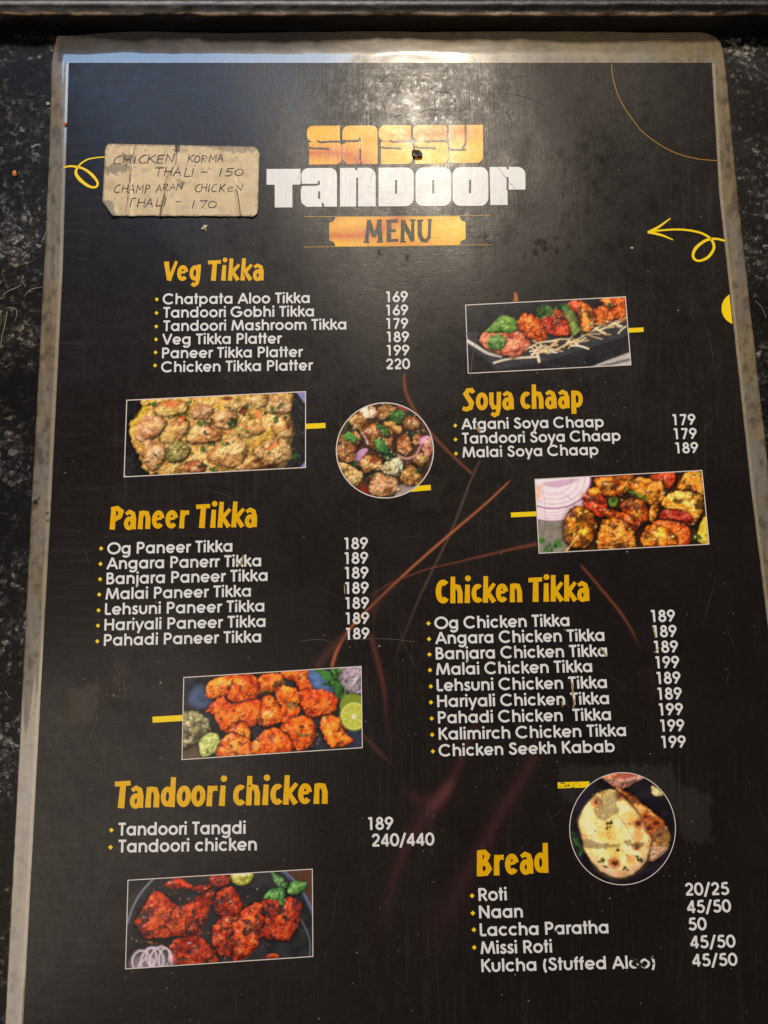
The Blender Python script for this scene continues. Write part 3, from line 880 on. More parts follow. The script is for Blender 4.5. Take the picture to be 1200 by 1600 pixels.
section('Paneer Tikka', ('Paneer Tikka', 167.6, 827.6, 401.2, 823.4, 36),
        [('Og Paneer Tikka', 167.2, 866, 363, 862), ('Angara Panerr Tikka', 166, 889.4, 408, 884.8), ('Banjara Paneer Tikka', 166, 913, 418, 907.6), ('Malai Paneer Tikka', 164.4, 936.8, 392, 932),
         ('Lehsuni Paneer Tikka', 163.6, 960.8, 413, 955.4), ('Hariyali Paneer Tikka', 162.8, 985.2, 414.8, 979.4), ('Pahadi Paneer Tikka', 162, 1009.2, 408, 1003.4)],
        [pr('189', 537 + .4 * i, 575 + .4 * i, y) for i, y in enumerate((858.4, 881.3, 904.4, 928, 951.6, 975.4, 999.4))],
        [(158, 857), (157, 881), (156.4, 905), (155, 929), (154, 953.6), (153, 977.6), (152, 1002)], 18.2)
section('Chicken Tikka', ('Chicken Tikka', 681.4, 943, 921, 939, 37),
        [('Og Chicken Tikka', 679, 982.8, 890, 978.2), ('Angara Chicken Tikka', 680, 1006.2, 944.7, 1001.4), ('Banjara Chicken Tikka', 681, 1030.4, 949, 1025.6), ('Malai Chicken Tikka', 681.4, 1054.8, 925.6, 1050),
         ('Lehsuni Chicken Tikka', 682.5, 1080, 948.6, 1075), ('Hariyali Chicken Tikka', 683.3, 1105, 952, 1100), ('Pahadi Chicken  Tikka', 684.5, 1130.4, 955, 1125.2),
         ('Kalimirch Chicken Tikka', 685.6, 1156, 978.5, 1150), ('Chicken Seekh Kabab', 685.6, 1182, 961, 1175)],
        [pr(t, a, b, y) for t, a, b, y in (('189', 1016.8, 1055.5, 972), ('189', 1019.5, 1058, 996), ('189', 1021.4, 1060.2, 1020.2), ('199', 1023.7, 1062, 1044.4), ('189', 1025.6, 1064, 1068.8), ('189', 1027, 1066, 1093.4), ('199', 1029, 1068, 1118), ('199', 1031.4, 1070, 1143.3), ('199', 1033, 1072.4, 1168.8))],
        [(669.5, 974), (670.3, 998.5), (671, 1022.6), (671.8, 1047), (673, 1072.5), (673.3, 1097.4), (674.5, 1122.7), (675.3, 1148), (676.4, 1174)], 18.8)
section('Tandoori chicken', ('Tandoori chicken', 173, 1263, 511.5, 1255.8, 41),
        [('Tandoori Tangdi', 183, 1305.7, 383.6, 1302.8), ('Tandoori chicken', 183, 1332.3, 401.3, 1328.6)],
        [pr('189', 574, 614.6, 1297), pr('240/440', 580.5, 679, 1322.8)],
        [(174, 1297), (172.7, 1324)], 20.0)
section('Bread', ('Bread', 744, 1369.5, 857, 1363.6, 41),
        [('Roti', 748, 1407.8, 792, 1406.6), ('Naan', 748.8, 1435, 817.2, 1433.4), ('Laccha Paratha', 750, 1462.8, 951, 1458.2), ('Missi Roti', 751, 1490.8, 862.8, 1488.2), ('Kulcha (Stuffed Aloo)', 752.4, 1518.8, 1024, 1512.4)],
        [pr('20/25', 1070.8, 1140, 1399.4), pr('45/50', 1073, 1143, 1426.6), pr('50', 1076, 1104.8, 1453.8), pr('45/50', 1078, 1150, 1481.8), pr('45/50', 1081, 1153, 1510.2)],
        [(737.6, 1399.6), (738.8, 1426.8), (740.4, 1452.8), (741, 1480.4)], 20.0)


# ------------------------------------------------------------------ the title block
def LZ(x, y): return (400 + x * 0.36667, 180 + y * 0.36667)


def rrect(x0, y0, x1, y1, r=(0, 0, 0, 0), n=6):
    """corner radii TL TR BR BL, in the zoomed title's own units"""
    P = []
    for (cx, cy, a0, rr) in ((x0 + r[0], y0 + r[0], 180, r[0]), (x1 - r[1], y0 + r[1], 270, r[1]), (x1 - r[2], y1 - r[2], 0, r[2]), (x0 + r[3], y1 - r[3], 90, r[3])):
        if rr == 0: P.append((cx, cy)); continue
        for k in range(n + 1):
            a = math.radians(a0 + 90 * k / n); P.append((cx + rr * math.cos(a), cy + rr * math.sin(a)))
    return P


def title():
    ik = Ink(2.0, sub=0.0)
    up = Ink(3.0)
    def sl(pts): return [LZ(x, y - (x - 600) * 0.006) for x, y in pts]
    def block(P, mi): ik.fill(sl(P), mi)
    def slit(P, w=5.0): up.stroke(sl(P), (w + 2.6) * 0.36667, False, 2)
    # upper word
    def s_at(x0, x1):
        block([*rrect(x0, 43, x1 - 8, 112, (26, 0, 0, 30))[:-0 or None]], 0)
        block(rrect(x0 + 9, 112.6, x1, 208, (0, 24, 26, 0)), 0)
        slit([(x1 - 4, 110), (x1 - 58, 111), (x0 + 60, 114), (x0 + 44, 107)], 6)
        slit([(x0 + 4, 133), (x0 + 22, 139), (x0 + 70, 140), (x0 + 96, 143)], 5)
    s_at(217, 366); s_at(523, 668); s_at(669, 819)
    block([(368, 72), *rrect(368, 43, 518, 207, (28, 26, 0, 0))[0:16], (518, 207), (388, 207), (372, 190), (368, 178)], 0)
    slit([(366, 108), (420, 109), (442, 106), (442, 94)], 6); slit([(366, 116), (380, 113)], 8)
    slit([(444, 142), (444, 190)], 5); slit([(446, 196), (450, 208)], 7)
    block([(822, 43), (967, 43), *rrect(822, 43, 967, 205, (0, 0, 26, 0))[2:10], (825, 205), (823, 150), (822, 120)], 0)
    slit([(893, 40), (893, 118), (889, 132), (876, 141)], 6); slit([(818, 138), (832, 148), (870, 150), (896, 146)], 6)
    # lower word
    block([(45, 226), (190, 226), (190, 293), (155, 293), (155, 390), (80, 390), (80, 293), (45, 293)], 1)
    block([(193, 262), *rrect(193, 223, 345, 388, (30, 30, 0, 0))[1:14], (345, 388), (215, 388), (195, 372), (191, 352), (191, 316), (196, 300)], 1)
    slit([(188, 294), (258, 294), (268, 290), (268, 278)], 6); slit([(269, 322), (269, 354)], 6); slit([(282, 372), (288, 389)], 6)
    block(rrect(358, 223, 510, 388, (0, 34, 0, 0)), 1); slit([(424, 221), (430, 232)], 6); slit([(431, 266), (431, 390)], 6)
    block(rrect(522, 223, 672, 388, (0, 34, 34, 0)), 1); slit([(597, 276), (597, 334)], 7)
    block(rrect(680, 223, 832, 388, (34, 34, 34, 34)), 1); slit([(755, 276), (755, 334)], 7)
    block(rrect(838, 223, 990, 388, (34, 34, 34, 34)), 1); slit([(912, 276), (912, 334)], 7)
    block([(995, 223), *rrect(995, 223, 1148, 320, (0, 34, 0, 0))[1:9], (1148, 320), (1072, 320), (1072, 385), (999, 385)], 1)
    slit([(1070, 221), (1074, 232)], 6); slit([(1072, 266), (1072, 322)], 6)
    ik.V += up.V; b0 = sum(len(v) for v in ik.V[:-len(up.V)])
    ik.F += [tuple(i + b0 for i in f) for f in up.F]; ik.mi += up.mi
    t = ik.build('title_lettering', [M_SUNSET, M_WHITE, M_DARK], menu)
    t['label'] = 'block lettered title in orange gold and white'
    # banner
    ik = Ink(2.0, sub=0.0)
    P = []
    r = 26
    for (cx, cy, a0, a1) in ((312, 432, 90, 0), (893, 428, 180, 90), (893, 555, 270, 180), (312, 560, 360, 270)):
        for k in range(7):
            a = math.radians(a0 + (a1 - a0) * k / 6); P.append(LZ(cx + r * math.cos(a), cy + r * math.sin(a)))
    ik.fill(P, 0)
    b = ik.build('title_banner', M_SUNSET, menu)
    ik = Ink(2.6)
    ik.stroke([LZ(203, 433), LZ(600, 430.5), LZ(1000, 428)], 1.2); ik.stroke([LZ(203, 562), LZ(600, 558), LZ(1004, 552)], 1.2)
    ik.build('banner_rules', M_GOLD, b)
    ik = Ink(3.2)
    for P, w in (([(470, 543), (482, 446)], 17), ([(480, 446), (503, 520)], 17), ([(503, 520), (532, 444)], 15), ([(524, 446), (530, 541)], 20), ([(457, 541), (484, 541)], 7), ([(514, 540), (541, 539)], 7),
                 ([(566, 541), (568, 446)], 20), ([(555, 452), (606, 450)], 13), ([(566, 492), (596, 491)], 13), ([(556, 536), (607, 532)], 13),
                 ([(624, 540), (626, 446)], 17), ([(624, 448), (668, 536)], 19), ([(668, 538), (668, 444)], 14), ([(614, 539), (638, 539)], 7), ([(656, 447), (680, 446)], 7),
                 ([(697, 446), (698, 510), (708, 532), (724, 535), (738, 520), (741, 444)], [19, 19, 17, 15, 13, 13]), ([(686, 449), (712, 448)], 8), ([(730, 447), (751, 446)], 8)):
        ik.stroke([LZ(*q) for q in P], np.array(w) * 0.36667 if not np.isscalar(w) else w * 0.36667)
    ik.build('banner_word', M_DARK, b)


title()

# ------------------------------------------------------------------ printed flourishes
def flourish(name, curves, mat, label=None):
    ik = Ink(2.0)
    for pts, w in curves: ik.stroke(spline(pts, 8, False), w, False, 0, True)
    o = ik.build(name, mat, menu)
    if label: o['label'] = label
    return o


flourish('corner_arc', [([(955.5, 100), (957, 118), (962, 138), (971, 160), (985, 182), (1003, 205), (1025, 222), (1045, 234), (1066, 242.5), (1092, 248.5), (1120, 251)], 1.15)], M_GOLD)
flourish('swirl_arrow', [([(1020, 361), (1060, 358.5), (1092, 363), (1110, 373), (1115.5, 387), (1106, 402), (1091, 407.5), (1083, 401), (1087, 388), (1103, 375.5), (1119, 373.2), (1131.5, 376)],
                          [2.6, 3.0, 3.2, 3.6, 4.4, 4.2, 3.4, 3.8, 5.0, 4.0, 3.4, 3.0]),
                         ([(1013.8, 362.6), (1030, 354), (1047, 341.5)], [4.4, 3.6, 1.6]), ([(1013.8, 362.6), (1034, 367.5), (1051, 374.5)], [4.4, 3.4, 1.6])], M_YELLOW, 'curly yellow arrow pointing left')
flourish('swirl', [([(100.5, 261.4), (112, 259.6), (130, 263.5), (144, 273.5), (152.5, 285.5), (149, 292.5), (138, 290.5), (125, 280.5), (118.5, 269.5), (124, 258), (136, 249.5), (150, 246.4), (163, 245.4)],
                    [2.2, 3.0, 3.4, 4.6, 3.6, 3.0, 4.2, 5.4, 4.4, 2.6, 2.2, 1.8, 1.6])], M_YELLOW, 'looped yellow ribbon line')
ik = Ink(2.0)
cx, cy, rr = 1153, 482, 25.5
P = [(cx + rr * math.cos(math.radians(a)), cy + rr * math.sin(math.radians(a))) for a in range(90, 272, 6)]
P = [(min(x, float(sheetR(y)) - 1.2), y) for x, y in P]
ik.fill(P); ik.build('yellow_dot', M_YELLOW, menu)


# ------------------------------------------------------------------ printed food pictures (flat prints, colours by point)
def boxblur(A, r):
    for ax in (0, 1):
        P = np.pad(A, [(r + 1, r) if i == ax else (0, 0) for i in range(2)], mode='edge')
        c = np.cumsum(P, axis=ax)
        A = (np.take(c, np.arange(2 * r + 1, c.shape[ax]), ax) - np.take(c, np.arange(0, c.shape[ax] - 2 * r - 1), ax)) / (2 * r + 1)
    return A


class Picture:
    """a printed photograph of food: painted on a small canvas with a relief, which is what was lit when the dish was photographed"""
    def __init__(self, org, sc, quad=None, circle=None, res=1.0, seed=1):
        self.org, self.sc, self.seed, self.res = org, sc, seed, 0.9
        if quad is not None:
            q = np.array([self.z(p) for p in quad])
            w = np.hypot(*(q[1] - q[0])); h = np.hypot(*(q[3] - q[0]))
            nu, nv = int(w / res) + 1, int(h / res) + 1
            s, t = np.meshgrid(np.linspace(0, 1, nu), np.linspace(0, 1, nv))
            s_, t_ = s[..., None], t[..., None]
            P = (q[0] * (1 - s_) + q[1] * s_) * (1 - t_) + (q[3] * (1 - s_) + q[2] * s_) * t_
            self.F = gridfaces(nu, nv); self.frame = q
        else:
            c = np.array(self.z(circle[:2])); rx, ry = circle[2] * sc, circle[3] * sc
            nr, na = int(rx / res) + 1, int(2 * math.pi * rx / res / 1.2)
            rad, ang = np.meshgrid(np.linspace(0.004, 1, nr), np.linspace(0, 2 * math.pi, na, endpoint=False))
            rad = rad.T; ang = ang.T
            P = np.stack([c[0] + rx * rad * np.cos(ang), c[1] + ry * rad * np.sin(ang)], -1)
            i, j = np.meshgrid(np.arange(na), np.arange(nr - 1)); a = j * na + i; b = j * na + (i + 1) % na
            self.F = np.stack([a.ravel(), b.ravel(), (b + na).ravel(), (a + na).ravel()], 1)
            self.frame = np.array([(c[0] + rx * math.cos(t), c[1] + ry * math.sin(t)) for t in np.linspace(0, 2 * math.pi, 90, endpoint=False)])
        self.PX, self.PY = P[..., 0].ravel(), P[..., 1].ravel()
        self.x0, self.y0 = self.PX.min() - 2, self.PY.min() - 2
        self.X, self.Y = np.meshgrid(np.arange(self.x0, self.PX.max() + 3, self.res), np.arange(self.y0, self.PY.max() + 3, self.res))
        self.C = np.ones(self.X.shape + (3,)) * 0.01
        self.H = np.zeros(self.X.shape); self.G = np.zeros(self.X.shape)

    def z(self, p): return (self.org[0] + p[0] * self.sc, self.org[1] + p[1] * self.sc)

    def ground(self, a, b, scale=0.08):
        n = fbm(self.X * scale, self.Y * scale, self.seed)
        k = sst(0.35, 0.65, n)[..., None]; self.C = lin(a) * (1 - k) + lin(b) * k

    def _sel(self, P, pad):
        x0, y0 = P.min(0) - pad; x1, y1 = P.max(0) + pad
        i0 = max(0, int((x0 - self.x0) / self.res)); i1 = max(i0, int((x1 - self.x0) / self.res) + 1)
        j0 = max(0, int((y0 - self.y0) / self.res)); j1 = max(j0, int((y1 - self.y0) / self.res) + 1)
        return (slice(j0, j1), slice(i0, i1))

    def piece(self, pts, dark, mid, light, rough=2.2, char=0.0, charc=(40, 14, 8), tex=0.22, smooth=True, shade=1.0, soft=1.3, edge=0.75, gloss=1.0, lump=1.0):
        self.seed += 1; s = self.seed
        P = np.array([self.z(p) for p in pts]); P = spline(P, 5) if smooth else P
        sel = self._sel(P, 5); X_, Y_ = self.X[sel], self.Y[sel]
        if not X_.size: return
        sd = sdist(X_, Y_, P) + (fbm(X_ * 0.16, Y_ * 0.16, s, 4) - 0.5) * rough * 3
        size = max(4.0, min(np.ptp(P[:, 0]), np.ptp(P[:, 1]), 34))
        sh = sst(-4.5, 0.5, sd) * edge * 0.75
        C = self.C[sel] * (1 - sh[..., None] * 0.38)
        k = sst(-soft * .5, soft * .5, sd)
        dome = np.sqrt(np.clip(sd / (size * 0.42), 0, 1)) if size > 7 else np.clip(sd / 3, 0, 1)
        lo = fbm(X_ * 0.085, Y_ * 0.085, s + 20, 3); me_ = fbm(X_ * tex, Y_ * tex, s + 50, 4); hi = fbm(X_ * 0.6, Y_ * 0.6, s + 80, 2)
        cr = 1 - np.abs(2 * fbm(X_ * 0.11, Y_ * 0.11, s + 33, 3) - 1)          # folds
        hgt = dome * size * 0.30 + (lo - .5) * size * .34 * dome * lump + (me_ - .5) * 2.2 * lump + (hi - .5) * .45 - sst(.84, 1.0, cr) * 2.8 * (0.0 if lump < .3 else 1.0)
        ta = random.uniform(0, 6.28); tl = random.uniform(.05, .38) * lump
        hgt = hgt + ((X_ - P[:, 0].mean()) * math.cos(ta) + (Y_ - P[:, 1].mean()) * math.sin(ta)) * tl
        base = self.H[sel][sd > 0].mean() if (sd > 0).any() else 0
        self.H[sel] = self.H[sel] * (1 - k) + (base + size * .10 + hgt) * k
        self.G[sel] = self.G[sel] * (1 - k) + gloss * k
        L = np.clip(0.56 + (lo - .5) * 1.0 + (me_ - .5) * 1.1 + (hi - .5) * .15 + (dome - .8) * .3, 0, 1)[..., None]
        hue = np.array([random.uniform(.9, 1.12), random.uniform(.84, 1.14), random.uniform(.8, 1.15)]) * random.uniform(.88, 1.12)
        D, M_, Hh = lin(dark), lin(mid) * hue, lin(light) * hue
        col = np.where(L < 0.5, D + (M_ - D) * (L / 0.5), M_ + (Hh - M_) * ((L - 0.5) / 0.5))
        if char:
            w = fbm(X_ * 0.10 + me_ * 1.2, Y_ * 0.10 + lo * 1.2, s + 120, 4)
            q = sst(0.80 - char, 0.92 - char, w) * (.55 + .45 * sst(.3, .6, me_))
            col = col * (1 - q[..., None] * .92) + lin(charc) * q[..., None] * .92
        self.C[sel] = C * (1 - k[..., None]) + col * k[..., None]

    def area(self, pts, c, soft=1.0, a=1.0, smooth=False, var=0.25, rough=0.0, up=0.0):
        self.seed += 1
        P = np.array([self.z(p) for p in pts]); P = spline(P, 5) if smooth else P
        sel = self._sel(P, 4 + soft); X_, Y_ = self.X[sel], self.Y[sel]
        if not X_.size: return
        sd = sdist(X_, Y_, P) + (fbm(X_ * .25, Y_ * .25, self.seed, 3) - .5) * rough * 2
        k1 = sst(-soft * .5, soft * .5, sd) * a; k = k1[..., None]
        n = (1 - var + 2 * var * fbm(X_ * .15, Y_ * .15, self.seed + 9))[..., None]
        self.C[sel] = self.C[sel] * (1 - k) + lin(c) * n * k
        self.H[sel] += up * k1

    def line(self, pts, w, c, a=1.0, soft=0.8, smooth=True):
        P = np.array([self.z(p) for p in pts]); P = spline(P, 6, False) if smooth else P
        sel = self._sel(P, w + 4)
        if not self.X[sel].size: return
        d, t = pdist(self.X[sel], self.Y[sel], P)
        k1 = sst(w / 2 + soft, w / 2 - soft * .5, d) * a; k = k1[..., None]
        self.C[sel] = self.C[sel] * (1 - k) + lin(c) * k
        self.H[sel] += k1 * .8

    def leaf(self, x, y, size, c=(58, 110, 40), n=4):
        """a small ragged herb: a few leaflets"""
        for _ in range(n):
            a = random.uniform(0, 6.28); l = size * random.uniform(.4, 1.05); w = l * random.uniform(.18, .4)
            dx, dy = math.cos(a), math.sin(a)
            ox, oy = x + random.uniform(-.5, .5) * size, y + random.uniform(-.4, .4) * size
            f = random.uniform(.4, 1.15)
            self.area([(ox - dx * l * .5, oy - dy * l * .5), (ox - dy * w, oy + dx * w), (ox + dx * l * .5, oy + dy * l * .5), (ox + dy * w, oy - dx * w)], tuple(min(255, q * f) for q in c), 1.2, 0.92, True, 0.5, 2.0, 0.5)

    def spots(self, pts, n, c, r, a=0.9):
        P = np.array(pts, float); x0, y0 = P.min(0); x1, y1 = P.max(0)
        for _ in range(n):
            x, y = random.uniform(x0, x1), random.uniform(y0, y1)
            if sdist(np.array([x]), np.array([y]), P)[0] < 0: continue
            rr = random.uniform(.5, 1) * r
            q = [(x + rr * math.cos(t) * random.uniform(.6, 1.2), y + rr * math.sin(t) * random.uniform(.6, 1.2)) for t in np.linspace(0, 6.28, 7, endpoint=False)]
            f = random.uniform(.7, 1.25)
            self.area(q, tuple(min(255, v * f) for v in c), 0.8, a, False, 0.1)

    def build(self, label, accent=None, frame_w=1.3, relief=1.0):
        H = self.H * .5 + boxblur(self.H, 1) * .5
        gy, gx = np.gradient(H, self.res)
        gx, gy = gx * .62 * relief, gy * .62 * relief
        ln = np.sqrt(gx * gx + gy * gy + 1)
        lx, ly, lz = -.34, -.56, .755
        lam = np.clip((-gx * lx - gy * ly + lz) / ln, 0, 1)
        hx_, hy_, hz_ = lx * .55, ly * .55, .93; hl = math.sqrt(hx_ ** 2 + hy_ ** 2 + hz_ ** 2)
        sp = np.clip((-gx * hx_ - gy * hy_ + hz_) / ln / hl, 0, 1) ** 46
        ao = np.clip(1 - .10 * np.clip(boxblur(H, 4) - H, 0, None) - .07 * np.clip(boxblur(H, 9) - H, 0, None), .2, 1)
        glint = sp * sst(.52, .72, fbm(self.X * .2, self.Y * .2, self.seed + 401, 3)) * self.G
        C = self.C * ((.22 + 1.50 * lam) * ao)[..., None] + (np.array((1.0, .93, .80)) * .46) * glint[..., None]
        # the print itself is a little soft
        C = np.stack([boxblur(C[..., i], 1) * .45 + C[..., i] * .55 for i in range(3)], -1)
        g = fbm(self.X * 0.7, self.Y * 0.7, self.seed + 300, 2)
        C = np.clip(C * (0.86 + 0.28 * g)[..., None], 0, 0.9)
        fx = (self.PX - self.x0) / self.res; fy = (self.PY - self.y0) / self.res
        ix = np.clip(fx.astype(int), 0, C.shape[1] - 2); iy = np.clip(fy.astype(int), 0, C.shape[0] - 2)
        tx = (fx - ix)[:, None]; ty = (fy - iy)[:, None]
        C = (C[iy, ix] * (1 - tx) + C[iy, ix + 1] * tx) * (1 - ty) + (C[iy + 1, ix] * (1 - tx) + C[iy + 1, ix + 1] * tx) * ty
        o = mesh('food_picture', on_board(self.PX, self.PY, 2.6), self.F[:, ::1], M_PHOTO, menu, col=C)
        me = o.data
        if me.polygons[len(me.polygons) // 2].normal.z < 0: me.flip_normals()
        o['label'] = label
        ik = Ink(3.4); ik.stroke(self.frame, frame_w, True); ik.build('picture_frame', M_LINE, o)
        if accent:
            x0, x1, yc, hh, yc1 = accent
            ik = Ink(1.6); ik.stroke([(x0, yc), (x1, yc1)], hh); ik.build('accent_bar', M_YELLOW, o)
        return o


# --- creamy chicken in a black pan
P = Picture((160, 590), .3, [(127, 118), (1058, 73), (1058, 468), (113, 517)], seed=10)
P.ground((17, 17, 20), (30, 28, 30))
P.area([(1000, 60), (1070, 60), (1070, 140), (1050, 130)], (120, 116, 165)); P.area([(1020, 480), (1070, 420), (1070, 480)], (110, 108, 160)); P.area([(100, 480), (130, 520), (100, 530)], (100, 98, 150))
P.spots([(130, 130), (200, 130), (140, 240), (130, 500), (220, 510)], 30, (110, 108, 104), 4, 0.5); P.spots([(985, 100), (1050, 140), (1050, 460), (990, 460)], 26, (110, 108, 104), 4, 0.5)
P.piece([(235, 100), (205, 180), (145, 240), (150, 330), (185, 390), (200, 430), (260, 505), (600, 500), (900, 470), (950, 455), (985, 400), (985, 320), (1000, 270), (975, 200), (985, 130), (960, 70), (600, 80)], (128, 92, 30), (196, 158, 78), (226, 200, 132), 3, tex=.16, edge=.3, lump=.45)
P.area([(150, 240), (235, 120), (250, 130), (200, 240), (180, 330)], (190, 160, 40), 4, .8, True); P.area([(830, 300), (900, 260), (880, 330), (800, 360)], (205, 165, 40), 5, .7, True); P.area([(590, 150), (620, 130), (610, 175)], (205, 170, 30), 3, .8, True)
T1 = ((96, 56, 22), (190, 140, 82), (236, 205, 150))
for q in ([(270, 150), (330, 120), (430, 130), (430, 180), (340, 205), (275, 195)], [(170, 260), (220, 205), (300, 205), (330, 250), (280, 310), (190, 330)], [(300, 330), (320, 260), (400, 210), (450, 230), (440, 280), (380, 340)],
          [(205, 370), (250, 320), (320, 345), (330, 410), (300, 465), (250, 480), (210, 430)], [(440, 320), (490, 240), (560, 235), (620, 280), (600, 330), (480, 345)], [(860, 130), (920, 90), (985, 140), (960, 185), (870, 185)],
          [(880, 240), (930, 210), (990, 250), (980, 310), (930, 310), (885, 280)], [(690, 480), (760, 410), (810, 420), (820, 475)], [(560, 210), (640, 160), (700, 190), (680, 260), (600, 260)], [(460, 190), (500, 140), (570, 150), (560, 210), (480, 215)],
          [(550, 400), (600, 340), (700, 310), (750, 360), (740, 420), (680, 470), (560, 440)], [(720, 240), (800, 230), (840, 280), (760, 310), (700, 290)], [(640, 130), (690, 110), (760, 130), (740, 170), (660, 165)], [(770, 110), (850, 90), (860, 140), (790, 160)]):
    P.piece(q, *T1, rough=1.8, soft=2.6, edge=.35, lump=.6, tex=.14)
P.piece([(795, 380), (920, 300), (985, 375), (970, 425), (860, 465), (820, 430)], (110, 60, 34), (202, 150, 104), (238, 200, 150), 1.6, soft=3, edge=.4)
P.piece([(325, 385), (370, 335), (440, 345), (455, 395), (410, 440), (345, 440)], (52, 42, 18), (128, 108, 58), (176, 152, 96), 1.4)
P.piece([(430, 450), (480, 430), (540, 450), (520, 490), (440, 490)], (90, 36, 16), (180, 110, 60), (225, 180, 120), 1.4)
for q in ([(310, 135), (380, 122), (395, 145), (330, 158)], [(800, 180), (825, 175), (830, 215), (808, 215)], [(640, 285), (690, 260), (700, 280), (650, 300)], [(395, 205), (430, 200), (435, 225), (405, 222)], [(855, 365), (920, 330), (925, 345), (870, 380)]): P.area(q, (205, 92, 44), 2.5, .75, True)
for q in ([(715, 170), (740, 150), (760, 165), (745, 195), (720, 195)], [(850, 455), (885, 450), (880, 468), (855, 468)], [(610, 105), (680, 100), (660, 120)]): P.area(q, (112, 42, 24), 2, .9, True)
for (x, y, s) in ((520, 250, 40), (545, 240, 30), (455, 295, 36), (670, 240, 44), (690, 245, 30), (510, 370, 44), (575, 345, 36), (640, 355, 36), (680, 335, 34), (625, 350, 26), (930, 150, 36), (885, 165, 28), (900, 210, 40), (410, 435, 26), (515, 455, 36), (575, 475, 40), (760, 290, 26), (1005, 415, 34), (465, 130, 24), (265, 140, 28), (710, 120, 22), (840, 185, 26), (540, 290, 24), (280, 400, 24)):
    P.leaf(x, y, s, (62, 112, 44))
P.spots([(200, 200), (950, 120), (960, 420), (260, 460)], 120, (90, 80, 30), 5, .6); P.spots([(200, 200), (950, 120), (960, 420), (260, 460)], 40, (170, 60, 30), 5, .6); P.spots([(200, 200), (950, 120), (960, 420), (260, 460)], 70, (245, 226, 180), 7, .5)
for _ in range(26): P.leaf(random.uniform(210, 960), random.uniform(120, 470), random.uniform(12, 26), (58, 108, 42), 3)
for _ in range(9):
    x_, y_ = random.uniform(250, 900), random.uniform(150, 450); r_x = random.uniform(25, 55)
    P.area([(x_ + r_x * math.cos(t) * random.uniform(.6, 1.2), y_ + r_x * .5 * math.sin(t) * random.uniform(.6, 1.2)) for t in np.linspace(0, 6.28, 8, endpoint=False)], (214, 180, 104), 6, .7, True, .2, 3.0)
P.build('picture of chicken in creamy yellow gravy with green herbs', (477.4, 508.6, 666.2, 8, 664.8), 1.4)

# --- round picture of crumbed cauliflower
P = Picture((500, 590), .21667, None, (468, 525, 350, 343), seed=40)
P.ground((38, 26, 22), (74, 50, 36), .12)
P.area([(560, 790), (640, 770), (700, 790), (600, 860), (540, 860)], (150, 140, 136), 5, .9, True); P.area([(290, 780), (360, 800), (380, 850), (300, 830)], (120, 30, 24), 5, .9, True); P.area([(560, 190), (640, 200), (640, 240), (580, 230)], (150, 60, 60), 4, .8, True)
T2 = ((84, 46, 16), (176, 122, 62), (226, 190, 132)); T3 = ((120, 84, 50), (206, 180, 150), (242, 232, 215))
for q in ([(215, 300), (290, 250), (350, 310), (340, 390), (240, 360)], [(390, 260), (450, 200), (540, 210), (520, 270), (440, 310)], [(130, 450), (180, 400), (290, 400), (280, 480), (170, 490)], [(125, 500), (250, 490), (260, 570), (200, 620), (130, 570)],
          [(300, 400), (360, 340), (440, 330), (520, 370), (530, 480), (460, 540), (370, 500)], [(560, 460), (620, 410), (670, 480), (640, 550), (570, 540)], [(600, 300), (660, 270), (720, 310), (710, 370), (620, 370)], [(680, 570), (740, 545), (790, 580), (730, 640), (680, 620)],
          [(290, 620), (350, 560), (440, 590), (440, 660), (330, 690)], [(580, 700), (660, 630), (720, 690), (740, 740), (680, 780), (590, 760)], [(460, 330), (520, 310), (590, 370), (580, 410), (540, 400)], [(670, 430), (710, 410), (730, 440), (690, 500)]):
    P.piece(q, *T2, rough=2.2, char=.34, charc=(110, 48, 18), tex=.34)
P.piece([(140, 610), (220, 640), (310, 690), (290, 760), (230, 770), (160, 690)], (100, 70, 26), (190, 152, 88), (228, 204, 150), 2, tex=.34)
P.piece([(280, 230), (350, 195), (410, 230), (390, 290), (330, 290)], *T3, rough=2, tex=.3)
P.piece([(355, 790), (400, 690), (480, 700), (560, 740), (560, 830), (450, 860), (370, 840)], (110, 76, 34), (200, 162, 100), (238, 216, 172), 2.2, char=.28, charc=(120, 62, 26), tex=.34)
P.piece([(440, 650), (500, 590), (580, 570), (600, 650), (580, 700), (480, 700)], *T3, rough=2, tex=.34)
P.piece([(720, 480), (760, 420), (812, 450), (812, 540), (770, 570)], (120, 66, 50), (196, 140, 112), (226, 186, 170), 1.2)
P.area([(245, 580), (290, 520), (345, 515), (310, 570), (270, 620)], (186, 142, 176), 2, .95, True); P.area([(720, 440), (770, 420), (800, 435), (740, 470), (725, 500)], (196, 146, 176), 2, .9, True)
P.line([(560, 560), (620, 585), (690, 560), (720, 500)], 3.2, (178, 130, 120), .9); P.line([(300, 400), (330, 440), (345, 480)], 2.4, (216, 196, 190), .8)
G = (46, 104, 48)
for q in ([(385, 450), (430, 430), (490, 490), (500, 540), (440, 545), (395, 500)], [(400, 340), (440, 335), (500, 400), (480, 430), (430, 390)], [(500, 290), (545, 235), (620, 245), (600, 300), (560, 340)], [(165, 430), (210, 400), (275, 440), (250, 465), (180, 460)]):
    P.piece(q, (16, 50, 22), G, (112, 160, 84), 3.0, edge=.4, lump=.5, gloss=.3)
for (x, y, s) in ((490, 410, 60), (500, 560, 70), (660, 410, 60), (385, 685, 40), (590, 670, 40), (250, 620, 36), (480, 300, 40), (200, 330, 36), (730, 685, 46), (520, 840, 40), (660, 255, 36)): P.leaf(x, y, s, (40, 84, 40))
ALLR = [(180, 250), (468, 180), (760, 300), (800, 560), (650, 800), (468, 850), (220, 760), (130, 520)]
